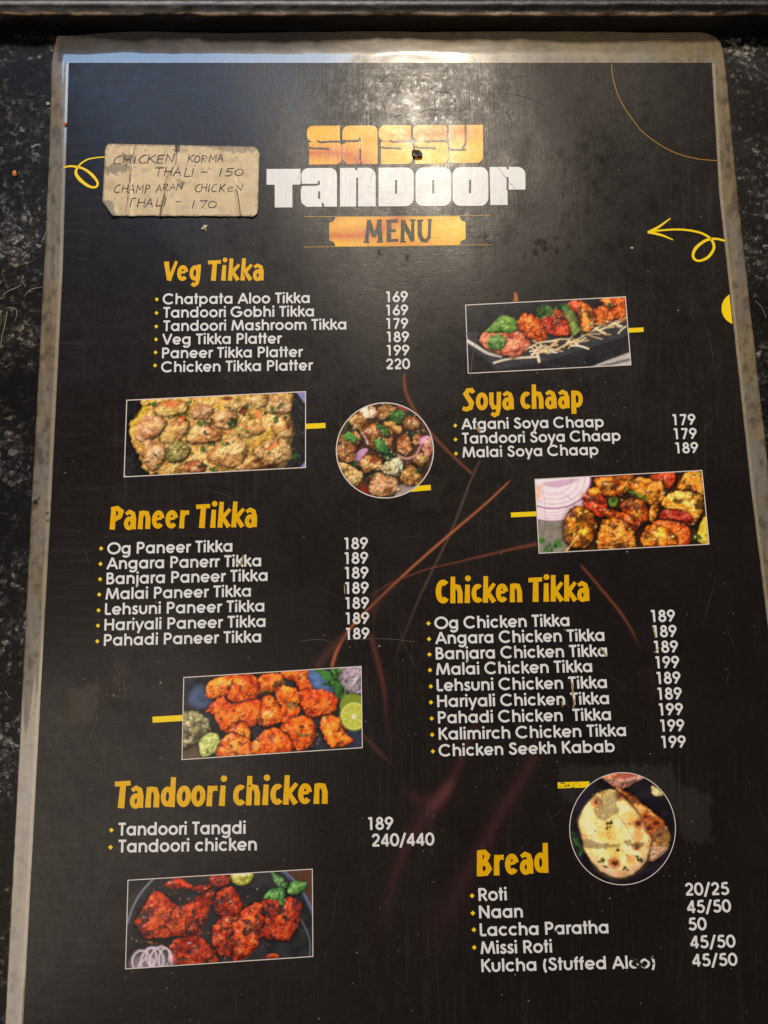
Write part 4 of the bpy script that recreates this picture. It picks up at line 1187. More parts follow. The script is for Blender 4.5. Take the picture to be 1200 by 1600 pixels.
P.spots(ALLR, 170, (60, 30, 14), 8, .7); P.spots(ALLR, 90, (170, 66, 24), 9, .6); P.spots(ALLR, 110, (236, 220, 190), 9, .55)
P.build('round picture of crumbed cauliflower bites with herbs', (640, 673, 764.4, 8.4, 761.6), 1.6)

# --- skewered paneer with onion
P = Picture((780, 720), .35, [(160, 83), (905, 43), (937, 372), (178, 413)], seed=80)
P.ground((28, 20, 14), (60, 34, 16), .1)
P.area([(160, 260), (300, 250), (310, 400), (170, 420)], (118, 112, 104), 3, 1, False, .45)
for (cx, cy, rx, ry) in ((236, 196, 150, 74), (240, 84, 172, 132)):
    E = lambda f: [(cx + rx * f * math.cos(t), cy + ry * f * math.sin(t)) for t in np.linspace(0, 6.28, 24, endpoint=False)]
    P.area(E(1.0), (142, 62, 120), 1, 1, True, .1); P.area(E(.955), (224, 205, 214), 1, 1, True, .08)
    for f in (.82, .66, .48): P.line(E(f) + [E(f)[0]], 1.0, (186, 140, 172), .7)
P.area([(190, 100), (330, 80), (350, 90), (260, 120)], (150, 80, 140), 2, .5, True); P.area([(165, 120), (190, 110), (185, 170), (165, 175)], (232, 160, 110), 5, .6, True)
T4 = ((130, 40, 6), (232, 126, 26), (252, 200, 76)); T5 = ((110, 20, 8), (196, 62, 24), (235, 120, 60))
P.piece([(650, 80), (730, 50), (790, 55), (770, 120), (700, 105)], *T5, char=.3); P.piece([(800, 120), (840, 50), (905, 50), (910, 150), (850, 140)], *T4, char=.3)
P.piece([(430, 80), (540, 65), (600, 70), (560, 150), (460, 150)], *T4, char=.34); P.piece([(575, 100), (620, 75), (720, 90), (745, 130), (710, 200), (620, 160)], (140, 60, 10), (228, 150, 40), (250, 216, 110), char=.32)
P.piece([(735, 170), (780, 135), (900, 145), (910, 220), (850, 290), (740, 210)], (150, 66, 12), (232, 150, 44), (252, 216, 120), char=.3)
P.piece([(680, 200), (710, 180), (700, 260), (670, 270)], *T4, char=.3)
P.piece([(715, 250), (750, 215), (850, 230), (862, 280), (760, 275)], (70, 10, 8), (150, 34, 22), (206, 86, 60), 1.0)
P.piece([(545, 200), (600, 160), (650, 190), (660, 270), (600, 270)], (120, 30, 8), (206, 92, 24), (240, 160, 60), char=.34)
P.piece([(370, 160), (430, 130), (480, 190), (470, 250), (400, 225)], *T5, char=.34); P.piece([(470, 215), (560, 235), (620, 260), (610, 305), (500, 270)], (120, 30, 6), (212, 90, 20), (244, 150, 50), char=.3)
P.piece([(680, 285), (760, 262), (840, 290), (852, 370), (790, 380)], (150, 40, 14), (220, 96, 36), (246, 160, 84), 1.0)
P.piece([(640, 330), (680, 288), (760, 305), (800, 365), (760, 385), (650, 380)], *T4, char=.36)
P.piece([(285, 280), (325, 205), (400, 215), (435, 270), (420, 350), (380, 390), (300, 370)], (96, 26, 4), (214, 112, 24), (248, 190, 60), 1.6, char=.42, charc=(52, 16, 6))
P.piece([(450, 300), (480, 258), (590, 280), (606, 350), (592, 395), (450, 400)], (120, 42, 8), (224, 134, 34), (250, 206, 84), 1.6, char=.36, charc=(60, 20, 8))
P.piece([(400, 130), (440, 120), (450, 150), (410, 160)], *T4)
for q in ([(575, 120), (660, 165), (655, 180), (580, 140)], [(490, 170), (525, 165), (520, 200), (495, 200)]): P.area(q, (106, 128, 40), 2, .9, True)
P.piece([(885, 330), (912, 258), (945, 250), (945, 375), (895, 365)], (140, 110, 16), (206, 176, 44), (232, 210, 90), .8)
for (x, y, s) in ((190, 350, 30), (235, 388, 36), (265, 370, 30), (215, 395, 26), (870, 345, 36), (510, 185, 28), (885, 60, 30)): P.leaf(x, y, s, (58, 118, 40), 5)
P.line([(352, 338), (300, 402)], 2.2, (232, 170, 90), 1, smooth=False)
P.spots([(290, 220), (600, 80), (900, 60), (920, 350), (320, 380)], 30, (70, 22, 8), 5, .6); P.spots([(290, 220), (600, 80), (900, 60), (920, 350), (320, 380)], 40, (252, 214, 120), 8, .6)
P.build('picture of charred paneer cubes beside sliced onion', (798.4, 838, 804.6, 7.4, 802.8), 1.3)

# --- orange chicken tikka with lime
P = Picture((220, 1020), .31667, [(212, 122), (1087, 67), (1093, 468), (203, 527)], seed=130)
P.ground((18, 18, 22), (40, 42, 54), .09)
P.area([(240, 200), (300, 160), (350, 220), (330, 270), (250, 260)], (62, 78, 112), 9, .9, True, .6); P.area([(815, 95), (880, 85), (945, 180), (930, 195), (850, 175)], (74, 104, 152), 5, 1, True, .6); P.area([(990, 400), (1095, 380), (1095, 470), (1050, 460)], (40, 46, 66), 5, .8, True, .5)
P.piece([(970, 95), (1000, 70), (1095, 60), (1095, 195), (1030, 195), (985, 150)], (90, 80, 90), (168, 152, 160), (206, 196, 200), 1.2)
P.piece([(200, 310), (260, 290), (330, 330), (340, 400), (290, 440), (200, 470)], (70, 66, 40), (136, 134, 90), (196, 194, 160), 2.4, char=.32, charc=(56, 50, 36)); P.piece([(290, 420), (370, 395), (395, 440), (370, 490), (300, 512)], (84, 90, 40), (162, 168, 96), (206, 210, 150), 1.2)
P.area([(200, 470), (260, 450), (300, 520), (200, 530)], (86, 72, 50), 5, .8, True)
T6 = ((150, 36, 6), (236, 104, 22), (252, 168, 60)); T7 = ((140, 30, 6), (226, 84, 18), (246, 136, 44))
for i, q in enumerate(([(690, 95), (760, 80), (830, 85), (800, 150), (720, 130)], [(320, 190), (350, 135), (450, 105), (490, 130), (430, 205), (340, 225)], [(575, 130), (640, 100), (700, 110), (670, 190), (590, 190)], [(430, 215), (460, 130), (540, 102), (582, 150), (580, 222), (470, 245)],
          [(665, 220), (690, 165), (770, 180), (790, 250), (700, 262)], [(760, 130), (805, 112), (855, 190), (800, 205)], [(780, 200), (830, 180), (930, 192), (972, 245), (940, 300), (840, 318), (800, 280)], [(690, 305), (705, 250), (780, 262), (775, 312), (700, 348)],
          [(580, 330), (600, 230), (640, 212), (692, 280), (690, 340), (610, 365)], [(360, 310), (325, 285), (400, 215), (450, 250), (582, 230), (588, 330), (540, 370), (420, 397)], [(455, 350), (530, 350), (530, 430), (440, 420)], [(390, 512), (385, 460), (440, 395), (530, 430), (562, 500)],
          [(690, 370), (740, 325), (820, 312), (862, 370), (850, 440), (780, 485), (740, 430)], [(555, 440), (640, 372), (720, 400), (750, 450), (740, 492), (560, 505)], [(885, 340), (930, 308), (990, 330), (1010, 400), (1052, 440), (960, 470), (910, 430)])):
    P.piece(q, *(T6 if i % 3 else T7), rough=2.0, char=.18, charc=(80, 26, 10), tex=.14, lump=.8)
for q in ([(715, 250), (760, 245), (780, 270), (730, 280)], [(585, 190), (630, 180), (640, 200), (600, 205)], [(890, 310), (930, 300), (920, 330)], [(770, 400), (830, 400), (830, 415), (780, 415)], [(670, 150), (710, 140), (705, 160)]): P.area(q, (118, 86, 30), 2, .9, True)
P.line([(880, 85), (930, 130), (990, 215)], 9, (50, 96, 40), .95)
for (x, y) in ((885, 92), (910, 112), (930, 140), (955, 160), (975, 190), (960, 115), (965, 95)): P.leaf(x, y, 44, (62, 118, 44), 5)
for a in ([(1000, 230), (1020, 170), (1062, 118)], [(1010, 190), (1005, 150)], [(1060, 190), (1062, 160)]): P.line(a, 1.6, (96, 130, 70), .9)
E = lambda cx, cy, r, f=1: [(cx + r * f * math.cos(t), cy + r * f * math.sin(t) * 1.02) for t in np.linspace(0, 6.28, 22, endpoint=False)]
P.area(E(1045, 262, 62), (112, 128, 40), 1, 1, True, .15)
P.area(E(1052, 312, 72), (104, 124, 34), 1, 1, True, .1); P.area(E(1052, 312, 66), (190, 190, 96), 1, 1, True, .1); P.area(E(1052, 312, 58), (170, 172, 62), 1, 1, True, .15)
for a in range(0, 360, 40): P.line([(1052, 312), (1052 + 58 * math.cos(math.radians(a)), 312 + 58 * math.sin(math.radians(a)))], .7, (206, 204, 140), .6, smooth=False)
P.area(E(1052, 316, 10), (226, 220, 190), 2, .9, True)
P.spots([(330, 130), (830, 90), (960, 240), (1040, 450), (400, 500)], 150, (92, 24, 8), 6, .75); P.spots([(330, 130), (830, 90), (960, 240), (1040, 450), (400, 500)], 70, (252, 178, 96), 5, .55)
P.build('picture of orange chicken tikka with lime slices', (238.4, 285, 1124.6, 9.4, 1121.8), 1.3)

# --- tandoori chicken on a dark plate
P = Picture((170, 1340), .3, [(100, 118), (1060, 60), (1063, 515), (87, 580)], seed=190)
P.ground((24, 24, 27), (40, 40, 45), .05)
P.area([(905, 55), (1075, 40), (1075, 300), (1040, 220), (980, 130)], (78, 46, 34), 8, .9, True, .4); P.area([(80, 240), (160, 150), (110, 330), (80, 340)], (48, 44, 42), 6, .6, True, .5)
P.line([(232, 112), (170, 180), (125, 260), (98, 340)], 2.6, (120, 122, 134), .75); P.line([(905, 70), (985, 145), (1030, 215), (1062, 290)], 6.5, (56, 64, 92), .9); P.line([(905, 66), (990, 145), (1062, 275)], 1.2, (120, 130, 160), .7); P.line([(985, 290), (1030, 380), (1048, 440), (1046, 520)], 1.6, (96, 104, 124), .7)
P.spots([(200, 140), (360, 140), (340, 200), (230, 180)], 30, (140, 90, 40), 4, .7); P.spots([(110, 420), (240, 430), (250, 450), (120, 450)], 20, (160, 110, 60), 5, .8); P.spots([(480, 390), (540, 390), (520, 420)], 8, (150, 80, 40), 4, .7)
T8 = ((58, 8, 4), (166, 42, 16), (222, 96, 40))
kw = dict(rough=2.2, char=.27, charc=(30, 20, 24), tex=.13, lump=.7)
P.piece([(290, 140), (330, 108), (380, 108), (440, 150), (520, 138), (548, 165), (480, 188), (400, 160), (350, 165)], *T8, **kw); P.piece([(525, 100), (630, 90), (625, 140), (550, 158)], (50, 10, 8), (140, 40, 24), (190, 90, 60), 1.6)
P.piece([(135, 330), (175, 270), (245, 172), (350, 245), (420, 230), (520, 170), (552, 158), (530, 250), (500, 340), (470, 400), (440, 418), (350, 412), (200, 422), (150, 370)], *T8, **kw)
P.piece([(545, 270), (570, 180), (640, 152), (692, 230), (680, 300), (600, 312)], *T8, **kw); P.piece([(535, 380), (590, 310), (662, 308), (645, 400), (640, 512), (560, 490)], *T8, **kw)
P.piece([(780, 240), (870, 208), (990, 225), (1002, 300), (950, 422), (880, 432), (800, 412), (815, 320)], *T8, **kw); P.piece([(640, 370), (680, 290), (780, 232), (812, 320), (790, 440), (720, 520), (650, 540)], (90, 18, 4), (200, 64, 18), (238, 128, 50), **kw)
P.piece([(320, 450), (380, 420), (470, 408), (540, 480), (575, 548), (330, 565)], *T8, **kw); P.piece([(805, 525), (850, 495), (885, 520)], *T8, **kw)
for (x, y, r) in ((190, 310, 34), (222, 290, 24), (272, 305, 26), (345, 355, 22), (435, 345, 26), (440, 290, 22), (380, 270, 16), (715, 340, 28), (762, 362, 24), (830, 290, 24), (893, 275, 24), (968, 252, 22), (675, 440, 30), (668, 500, 22), (610, 470, 28), (592, 225, 26), (556, 266, 20), (425, 485, 26), (460, 500, 16), (800, 265, 16), (625, 410, 20), (330, 125, 20), (570, 120, 24), (160, 350, 18), (640, 330, 16)):
    P.area([(x + r * math.cos(t) * random.uniform(.5, 1.1), y + r * 1.15 * math.sin(t) * random.uniform(.5, 1.1)) for t in np.linspace(0, 6.28, 9, endpoint=False)], (40, 30, 36), 5, random.uniform(.45, .9), True, .4, 4.5)
P.piece([(638, 82), (750, 80), (742, 125), (695, 146), (648, 128)], (90, 96, 24), (172, 178, 66), (206, 208, 120), .8); P.area([(645, 82), (745, 80), (735, 95), (660, 98)], (212, 208, 160), 2, .8)
for q in ([(850, 78), (905, 108), (908, 150), (868, 140)], [(932, 172), (958, 125), (1032, 132), (1012, 180), (950, 196)], [(880, 160), (915, 165), (918, 225), (900, 252), (878, 210)], [(806, 212), (850, 162), (888, 178), (872, 218)], [(895, 130), (930, 130), (925, 155), (900, 155)]):
    P.piece(q, (20, 56, 26), (62, 116, 58), (128, 172, 100), .8, edge=.5, lump=.4, gloss=.4); P.line([q[0], ((q[0][0] + q[2][0]) / 2, (q[0][1] + q[2][1]) / 2), q[2]], .6, (140, 180, 120), .6)
for (x, y, rx_, ry_, ph) in ((168, 540, 48, 58, 0), (205, 528, 40, 60, .3), (238, 522, 46, 56, -.2), (262, 528, 52, 66, .2), (292, 532, 34, 62, 0), (190, 560, 40, 40, .5)):
    E = [(x + rx_ * math.cos(t + ph), y + ry_ * math.sin(t)) for t in np.linspace(0, 6.28, 20)]
    P.line(E, 2.2, (176, 156, 176), .6); P.line([(q[0] + 4, q[1] + 5) for q in E], 1.4, (222, 208, 220), .7)
P.area([(140, 520), (300, 500), (320, 575), (130, 580)], (190, 176, 190), 20, .35, True)
P.spots([(140, 330), (245, 180), (550, 160), (1000, 230), (950, 420), (650, 530), (330, 550)], 110, (60, 12, 6), 6, .7); P.spots([(140, 330), (245, 180), (550, 160), (1000, 230), (950, 420), (650, 530), (330, 550)], 80, (240, 140, 84), 5, .55)
P.build('picture of red tandoori chicken legs on a dark plate', None, 1.3)

# --- flatbread in a round picture
P = Picture((860, 1190), .18333, None, (615, 572, 451, 478), seed=250)
P.ground((20, 16, 20), (32, 26, 36), .06)
P.piece([(430, 135), (480, 105), (620, 92), (790, 125), (760, 165), (620, 235), (520, 200)], (120, 70, 50), (196, 130, 100), (226, 180, 160), 1.2); P.area([(560, 110), (640, 95), (740, 120), (650, 150), (580, 140)], (150, 66, 36), 3, .85, True); P.area([(450, 130), (560, 100), (560, 140), (470, 150)], (206, 112, 60), 3, .8, True); P.line([(440, 140), (600, 175), (760, 160)], 2.6, (130, 112, 90), .8)
P.piece([(860, 220), (900, 215), (960, 270), (940, 300), (880, 290)], (90, 80, 40), (196, 180, 110), (230, 220, 170), 2)
for (x, y) in ((195, 620), (200, 660), (250, 750), (275, 780), (230, 700)): P.leaf(x, y, 50, (60, 100, 50), 4)
P.piece([(560, 260), (640, 265), (780, 360), (940, 490), (1018, 620), (1002, 730), (930, 800), (840, 842), (780, 700)], (150, 84, 36), (214, 148, 82), (232, 190, 140), 1.4, char=.25, charc=(110, 56, 30), tex=.12, lump=.4, gloss=.2)
P.area([(860, 740), (990, 730), (930, 800), (845, 838)], (222, 176, 146), 6, .9, True)
P.piece([(240, 530), (270, 430), (350, 320), (420, 262), (520, 238), (610, 275), (720, 390), (810, 540), (850, 680), (832, 820), (760, 920), (650, 988), (520, 985), (400, 910), (300, 770), (270, 650)], (206, 152, 84), (234, 194, 128), (242, 214, 168), 1.0, tex=.08, edge=1.0, lump=.25, gloss=.15)
P.area([(245, 530), (280, 420), (340, 340), (330, 420), (300, 560), (320, 740)], (228, 196, 150), 10, .6, True); P.area([(340, 780), (480, 900), (640, 920), (780, 840), (840, 720), (830, 820), (760, 915), (650, 980), (520, 980), (400, 905)], (226, 178, 148), 12, .75, True)
for (x, y, r, c) in ((470, 590, 90, (226, 186, 76)), (660, 490, 70, (222, 160, 60)), (560, 760, 70, (226, 180, 80)), (690, 830, 40, (214, 140, 70)), (740, 640, 50, (214, 130, 60)), (500, 630, 30, (214, 150, 80)), (610, 960, 40, (206, 150, 90)), (290, 640, 26, (206, 130, 80))): P.area([(x + r * math.cos(t), y + r * math.sin(t)) for t in np.linspace(0, 6.28, 10, endpoint=False)], c, r * .12, .6, True)
for (x, y, r) in ((545, 865, 44), (755, 530, 42), (395, 345, 40), (850, 565, 44), (905, 522, 44), (812, 470, 34), (590, 292, 38), (735, 725, 34), (700, 330, 32), (930, 620, 30), (650, 300, 30)):
    P.area([(x + r * 1.35 * math.cos(t), y + r * 1.2 * math.sin(t)) for t in np.linspace(0, 6.28, 9, endpoint=False)], (178, 82, 34), 5, .75, True, .3, 1.6); P.area([(x + r * .72 * math.cos(t) * random.uniform(.6, 1.2), y + r * .66 * math.sin(t) * random.uniform(.6, 1.2)) for t in np.linspace(0, 6.28, 9, endpoint=False)], (62, 16, 12), 3, .9, True, .3, 1.0)
# rubbed-off print: dull olive grey wear
for q, c in (([(350, 300), (440, 250), (560, 250), (600, 300), (560, 350), (590, 420), (540, 460), (450, 500), (380, 460), (370, 400), (430, 360)], (104, 88, 54)), ([(275, 668), (330, 660), (420, 690), (560, 705), (600, 715), (560, 735), (420, 742), (290, 728)], (92, 76, 50)), ([(630, 680), (680, 665), (700, 690), (790, 680), (800, 710), (740, 735), (640, 710)], (92, 76, 50)), ([(890, 600), (960, 560), (1015, 640), (980, 690), (900, 650)], (104, 84, 60)), ([(905, 700), (1000, 690), (985, 725), (910, 720)], (92, 76, 50)), ([(620, 280), (700, 300), (770, 370), (700, 350), (640, 330)], (112, 76, 44))):
    P.area(q, c, 3, .68, True, .5, 3.2)
P.spots([(400, 250), (540, 240), (620, 380), (560, 480), (380, 470)], 60, (206, 176, 110), 12, .7)
P.spots([(300, 500), (500, 480), (720, 420), (800, 600), (760, 800), (600, 830), (350, 700)], 70, (62, 56, 36), 8, .85)
for (x, y, s) in ((430, 840, 50), (765, 825, 56), (640, 905, 44), (490, 570, 40), (505, 525, 44), (470, 890, 24), (580, 755, 30)): P.leaf(x, y, s, (52, 62, 38), 5)
P.build('round picture of naan flatbread on a dark plate', (871.5, 921, 1227.2, 9.5, 1225.6), 1.2)

# --- soya chaap skewer on slate
P = Picture((700, 440), .41667, [(66, 88), (665, 57), (686, 312), (76, 344)], seed=300)
P.ground((18, 18, 23), (30, 30, 36), .06)
P.area([(540, 318), (690, 262), (695, 318)], (170, 164, 162), 2, .95); P.area([(560, 316), (690, 285), (690, 295), (600, 318)], (90, 86, 88), 2, .9)
P.area([(70, 190), (260, 190), (675, 150), (682, 200), (400, 290), (180, 334), (130, 280), (75, 240)], (46, 46, 53), 2, 1, False, .5); P.area([(180, 334), (400, 290), (684, 200), (684, 235), (420, 310), (200, 340)], (24, 24, 28), 2, 1)
P.spots([(90, 200), (300, 200), (660, 190), (400, 285), (190, 325)], 60, (84, 84, 90), 3, .6)
P.line([(72, 222), (110, 245), (150, 268), (200, 280)], 4.2, (212, 204, 196), .9)
P.piece([(118, 225), (150, 182), (260, 180), (306, 215), (300, 255), (250, 286), (170, 265)], (110, 36, 24), (196, 92, 62), (228, 150, 110), 1.2, tex=.3)
for i in range(16):
    a0 = random.uniform(0, 6.28); r0 = random.uniform(20, 80)
    P.line([(212 + r0 * math.cos(a0 + t), 230 + r0 * .55 * math.sin(a0 + t)) for t in np.linspace(0, random.uniform(1.2, 2.6), 8)], 1.5, random.choice([(230, 130, 90), (206, 90, 60), (238, 170, 130), (150, 52, 36)]), .85)
T9 = ((110, 26, 8), (212, 84, 26), (244, 156, 66))
P.piece([(570, 70), (620, 58), (668, 56), (672, 150), (620, 132), (600, 95)], *T9, char=.3, tex=.3); P.piece([(545, 105), (590, 92), (624, 140), (585, 168), (550, 165)], *T9, char=.3, tex=.3); P.piece([(480, 90), (510, 74), (556, 130), (540, 182), (500, 184)], (120, 40, 8), (226, 118, 30), (248, 190, 80), char=.3, tex=.3)
P.piece([(450, 85), (485, 72), (492, 105), (465, 112)], (110, 20, 10), (200, 60, 34), (230, 120, 80)); P.piece([(425, 100), (470, 110), (496, 160), (500, 190), (465, 204), (445, 160)], (26, 40, 14), (88, 98, 40), (140, 146, 80), 1.2)
P.piece([(330, 140), (400, 105), (446, 140), (454, 198), (400, 205), (360, 190)], (100, 18, 10), (202, 62, 30), (234, 120, 76), 1.4, char=.25, tex=.3); P.piece([(345, 140), (375, 130), (402, 175), (395, 198), (362, 185)], (90, 10, 10), (176, 40, 32), (214, 90, 70), 1)
P.piece([(256, 160), (290, 118), (342, 140), (372, 200), (350, 224), (300, 212)], *T9, char=.26, tex=.3)
for (x, y, s) in ((350, 118, 30), (370, 105, 34), (395, 112, 30), (345, 105, 22), (440, 98, 26), (600, 92, 22)): P.leaf(x, y, s, (56, 96, 40), 6)
for q in ([(140, 190), (170, 160), (200, 130), (250, 140), (256, 165), (215, 190)], [(195, 165), (240, 155), (262, 178), (220, 195)], [(150, 218), (190, 196), (216, 222), (196, 256), (156, 250)]): P.piece(q, (34, 80, 24), (84, 132, 52), (150, 190, 100), 1.0, edge=.5, lump=.4, gloss=.4); P.line([q[0], q[2], q[3]], .7, (150, 184, 104), .6)
for i in range(46):
    if i < 28: x, y = random.uniform(310, 500), 0; y = 258 - (x - 310) * .12 + random.uniform(-26, 18)
    else: x, y = random.uniform(520, 660), 0; y = 190 - (x - 520) * .16 + random.uniform(-22, 22)
    a = random.uniform(-.9, .5); l = random.uniform(16, 38)
    P.line([(x - l * math.cos(a), y - l * math.sin(a)), (x, y + random.uniform(-7, 7)), (x + l * math.cos(a), y + l * math.sin(a))], random.uniform(1.0, 1.9), random.choice([(226, 206, 168), (206, 180, 130), (240, 226, 200), (190, 160, 110)]), .9)
P.line([(172, 305), (230, 290), (335, 282)], 2.6, (216, 200, 176), .9); P.line([(335, 270), (342, 300)], 3.4, (226, 210, 180), .9)
P.spots([(270, 130), (560, 70), (660, 70), (660, 140), (350, 210)], 60, (86, 20, 8), 4, .75); P.spots([(270, 130), (560, 70), (660, 70), (660, 140), (350, 210)], 30, (252, 200, 120), 4, .55)
P.build('picture of grilled soya skewers on a slate plate', (980, 1005.4, 516.4, 7, 515.0), 1.3)


# ------------------------------------------------------------------ scratches and dust on the film: far too many to count
def wear_part():
    ik = Ink(4.8, sub=0.0)
    def inside(x, y): return sheetL(y) + 3 < x < sheetR(y) - 3
    for _ in range(300):        # dust, mostly in the lower half
        y = 110 + 1500 * random.random() ** 0.6; x = random.uniform(40, 1195)
        if not inside(x, y): continue
        r = abs(random.gauss(0, .5)) + .35
        ik.fill([(x + r * math.cos(t) * random.uniform(.6, 1.3), y + r * math.sin(t) * random.uniform(.6, 1.3)) for t in np.linspace(0, 6.28, 6, endpoint=False)], 0)
    clusters = [(1020, 1330, 60, 60), (1080, 1350, 14, 26), (700, 1340, 120, 80), (150, 1180, 60, 90), (1000, 770, 70, 60), (590, 1430, 60, 80), (820, 1200, 80, 60), (890, 560, 90, 60)]
    for cx_, cy_, sx, sy in clusters:
        for _ in range(16):
            x, y = random.gauss(cx_, sx * .5), random.gauss(cy_, sy * .5); r = random.uniform(.3, 1.0)
            if inside(x, y): ik.fill([(x + r * math.cos(t) * random.uniform(.6, 1.3), y + r * math.sin(t) * random.uniform(.6, 1.3)) for t in np.linspace(0, 6.28, 6, endpoint=False)], 0)
    for _ in range(80):        # fine scratches
        y = random.uniform(110, 1600); x = random.uniform(60, 1190)
        if not inside(x, y): continue
        a = random.gauss(1.45, .35) if random.random() < .7 else random.uniform(0, 3.1); l = random.uniform(8, 48)
        b = a + random.gauss(0, .18)
        pts = [(x, y), (x + l * math.cos(a), y + l * math.sin(a)), (x + l * (math.cos(a) + math.cos(b)), y + l * (math.sin(a) + math.sin(b)))]
        if all(inside(*q) for q in pts): ik.stroke(spline(pts, 4, False), [.1, random.uniform(.2, .42), .1], False, 1)
    for pts in ([(535, 1000), (600, 998), (648, 1003)], [(470, 1002), (500, 999), (520, 1005)], [(745, 520), (738, 560), (735, 590)]): ik.stroke(spline(pts, 5, False), .7, False, 1)
    for cx_, cy_, sx, sy in ((130, 1100, 22, 30), (188, 1062, 10, 26)):
        for _ in range(60):
            x, y = cx_ + random.uniform(-sx, sx), cy_ + random.uniform(-sy, sy); l = random.uniform(2, 7)
            ik.stroke([(x, y), (x + random.uniform(-1, 1), y + l)], random.uniform(.3, .7), False, 1)
    for pts in ([(778, 144), (810, 148), (840, 158), (870, 178)], [(850, 163), (862, 172)], [(870, 176), (888, 182)], [(574, 340), (575, 400), (574, 450)]):
        ik.stroke(spline(pts, 6, False), [.2, .9, .2], False, 2)
    for _ in range(26):         # dark nicks where the film is worn through under the lamp's glare
        x, y = random.gauss(650, 70), random.gauss(140, 30)
        if y < 106: continue
        a = random.uniform(0, 3.14); l = random.uniform(4, 22)
        ik.stroke([(x, y), (x + l * math.cos(a), y + l * math.sin(a))], random.uniform(.3, .8), False, 2)
    for _ in range(22):
        x, y = random.uniform(873, 905), random.uniform(1222.5, 1231.5); l = random.uniform(1, 4)
        ik.stroke([(x, y), (x + l, y + random.uniform(-2, 2))], random.uniform(.5, 1.1), False, 2)
    # print rubbed to tan on a few letters, and dark gouges across the last line
    for pts, w in (([(366, 876), (376, 882), (380, 868)], 2.4), ([(744, 668), (750, 676), (746, 664)], 2), ([(937, 1012), (944, 1020), (948, 1026)], 2.2), ([(893, 1066), (895, 1078), (894, 1088)], 2.6), ([(898, 1092), (896, 1106)], 2.8), ([(878, 1096), (879, 1104)], 2), ([(1021, 982), (1024, 994)], 2.2), ([(538, 914), (539, 928)], 1.6), ([(318, 351), (321, 357), (321.5, 361)], 2.2), ([(1030, 1012), (1022, 1020)], 1.4)):
        ik.stroke(spline(pts, 4, False), w, False, 3)
    for pts, w in (([(985, 1497), (996, 1503), (1008, 1511)], 4.4), ([(990, 1507), (1000, 1512)], 4), ([(1010, 1498), (1022, 1506)], 2.0), ([(1016, 1494), (1022, 1498)], 2.4), ([(884, 1094), (890, 1108)], 2.0), ([(868, 1453), (872, 1462)], 2.6), ([(395, 1331), (399, 1330)], 1), ([(357, 1362), (360, 1363)], 2), ([(380, 426), (384, 433)], 1.6), ([(389, 1227), (391, 1229)], 3.2)):
        ik.stroke(spline(pts, 4, False) if len(pts) > 2 else pts, w, False, 2)
    o = ik.build('wear_marks', [M_DUST, M_SCR, M_GRIME, M_TAN], menu)
    o['kind'] = 'stuff'


wear_part()
stone_scratches()

# ------------------------------------------------------------------ handwritten note taped on the menu
def NZ(x, y): return (150 + x * .23333, 210 + y * .23333)


note_loc = on_board(np.array(283.), np.array(283.), 2)
note = empty('paper_note', note_loc)
tag(note, 'grubby cream paper note with handwritten thali prices stuck near the top of the menu', 'paper note')
NPOLY = spline([NZ(*q) for q in rrect(60, 66, 1092, 550, (34, 38, 40, 4))], 1)


def note_z(u, v):
    lift = 0.0006
    c1 = np.exp(-((u - (150 + .2333 * 455 + (v - 316) * -.28)) / 2.2) ** 2) * sst(250, 290, v) * .00045
    c2 = np.exp(-((u - (150 + .2333 * 950 + (v - 320) * .12)) / 1.8) ** 2) * sst(270, 300, v) * .0005
    c3 = np.exp(-((u - (150 + .2333 * 230)) / 3) ** 2) * .0003
    c4 = np.exp(-((u - (150 + .2333 * 545)) / 2) ** 2) * sst(270, 230, v) * .0003
    w = (fbm(u * .03, v * .03, 71, 3) - .5) * .0006
    corner = sst(22, 0, np.hypot(u - 164, v - 334)) * .0016
    return lift + c1 + c2 + c3 + c4 + w + corner


def on_note(u, v, layer=0.0):
    u = np.asarray(u, float); v = np.asarray(v, float)
    return upx(u, v, L0 + wave_h(u, v) + note_z(u, v) + STEP * (layer + 3))


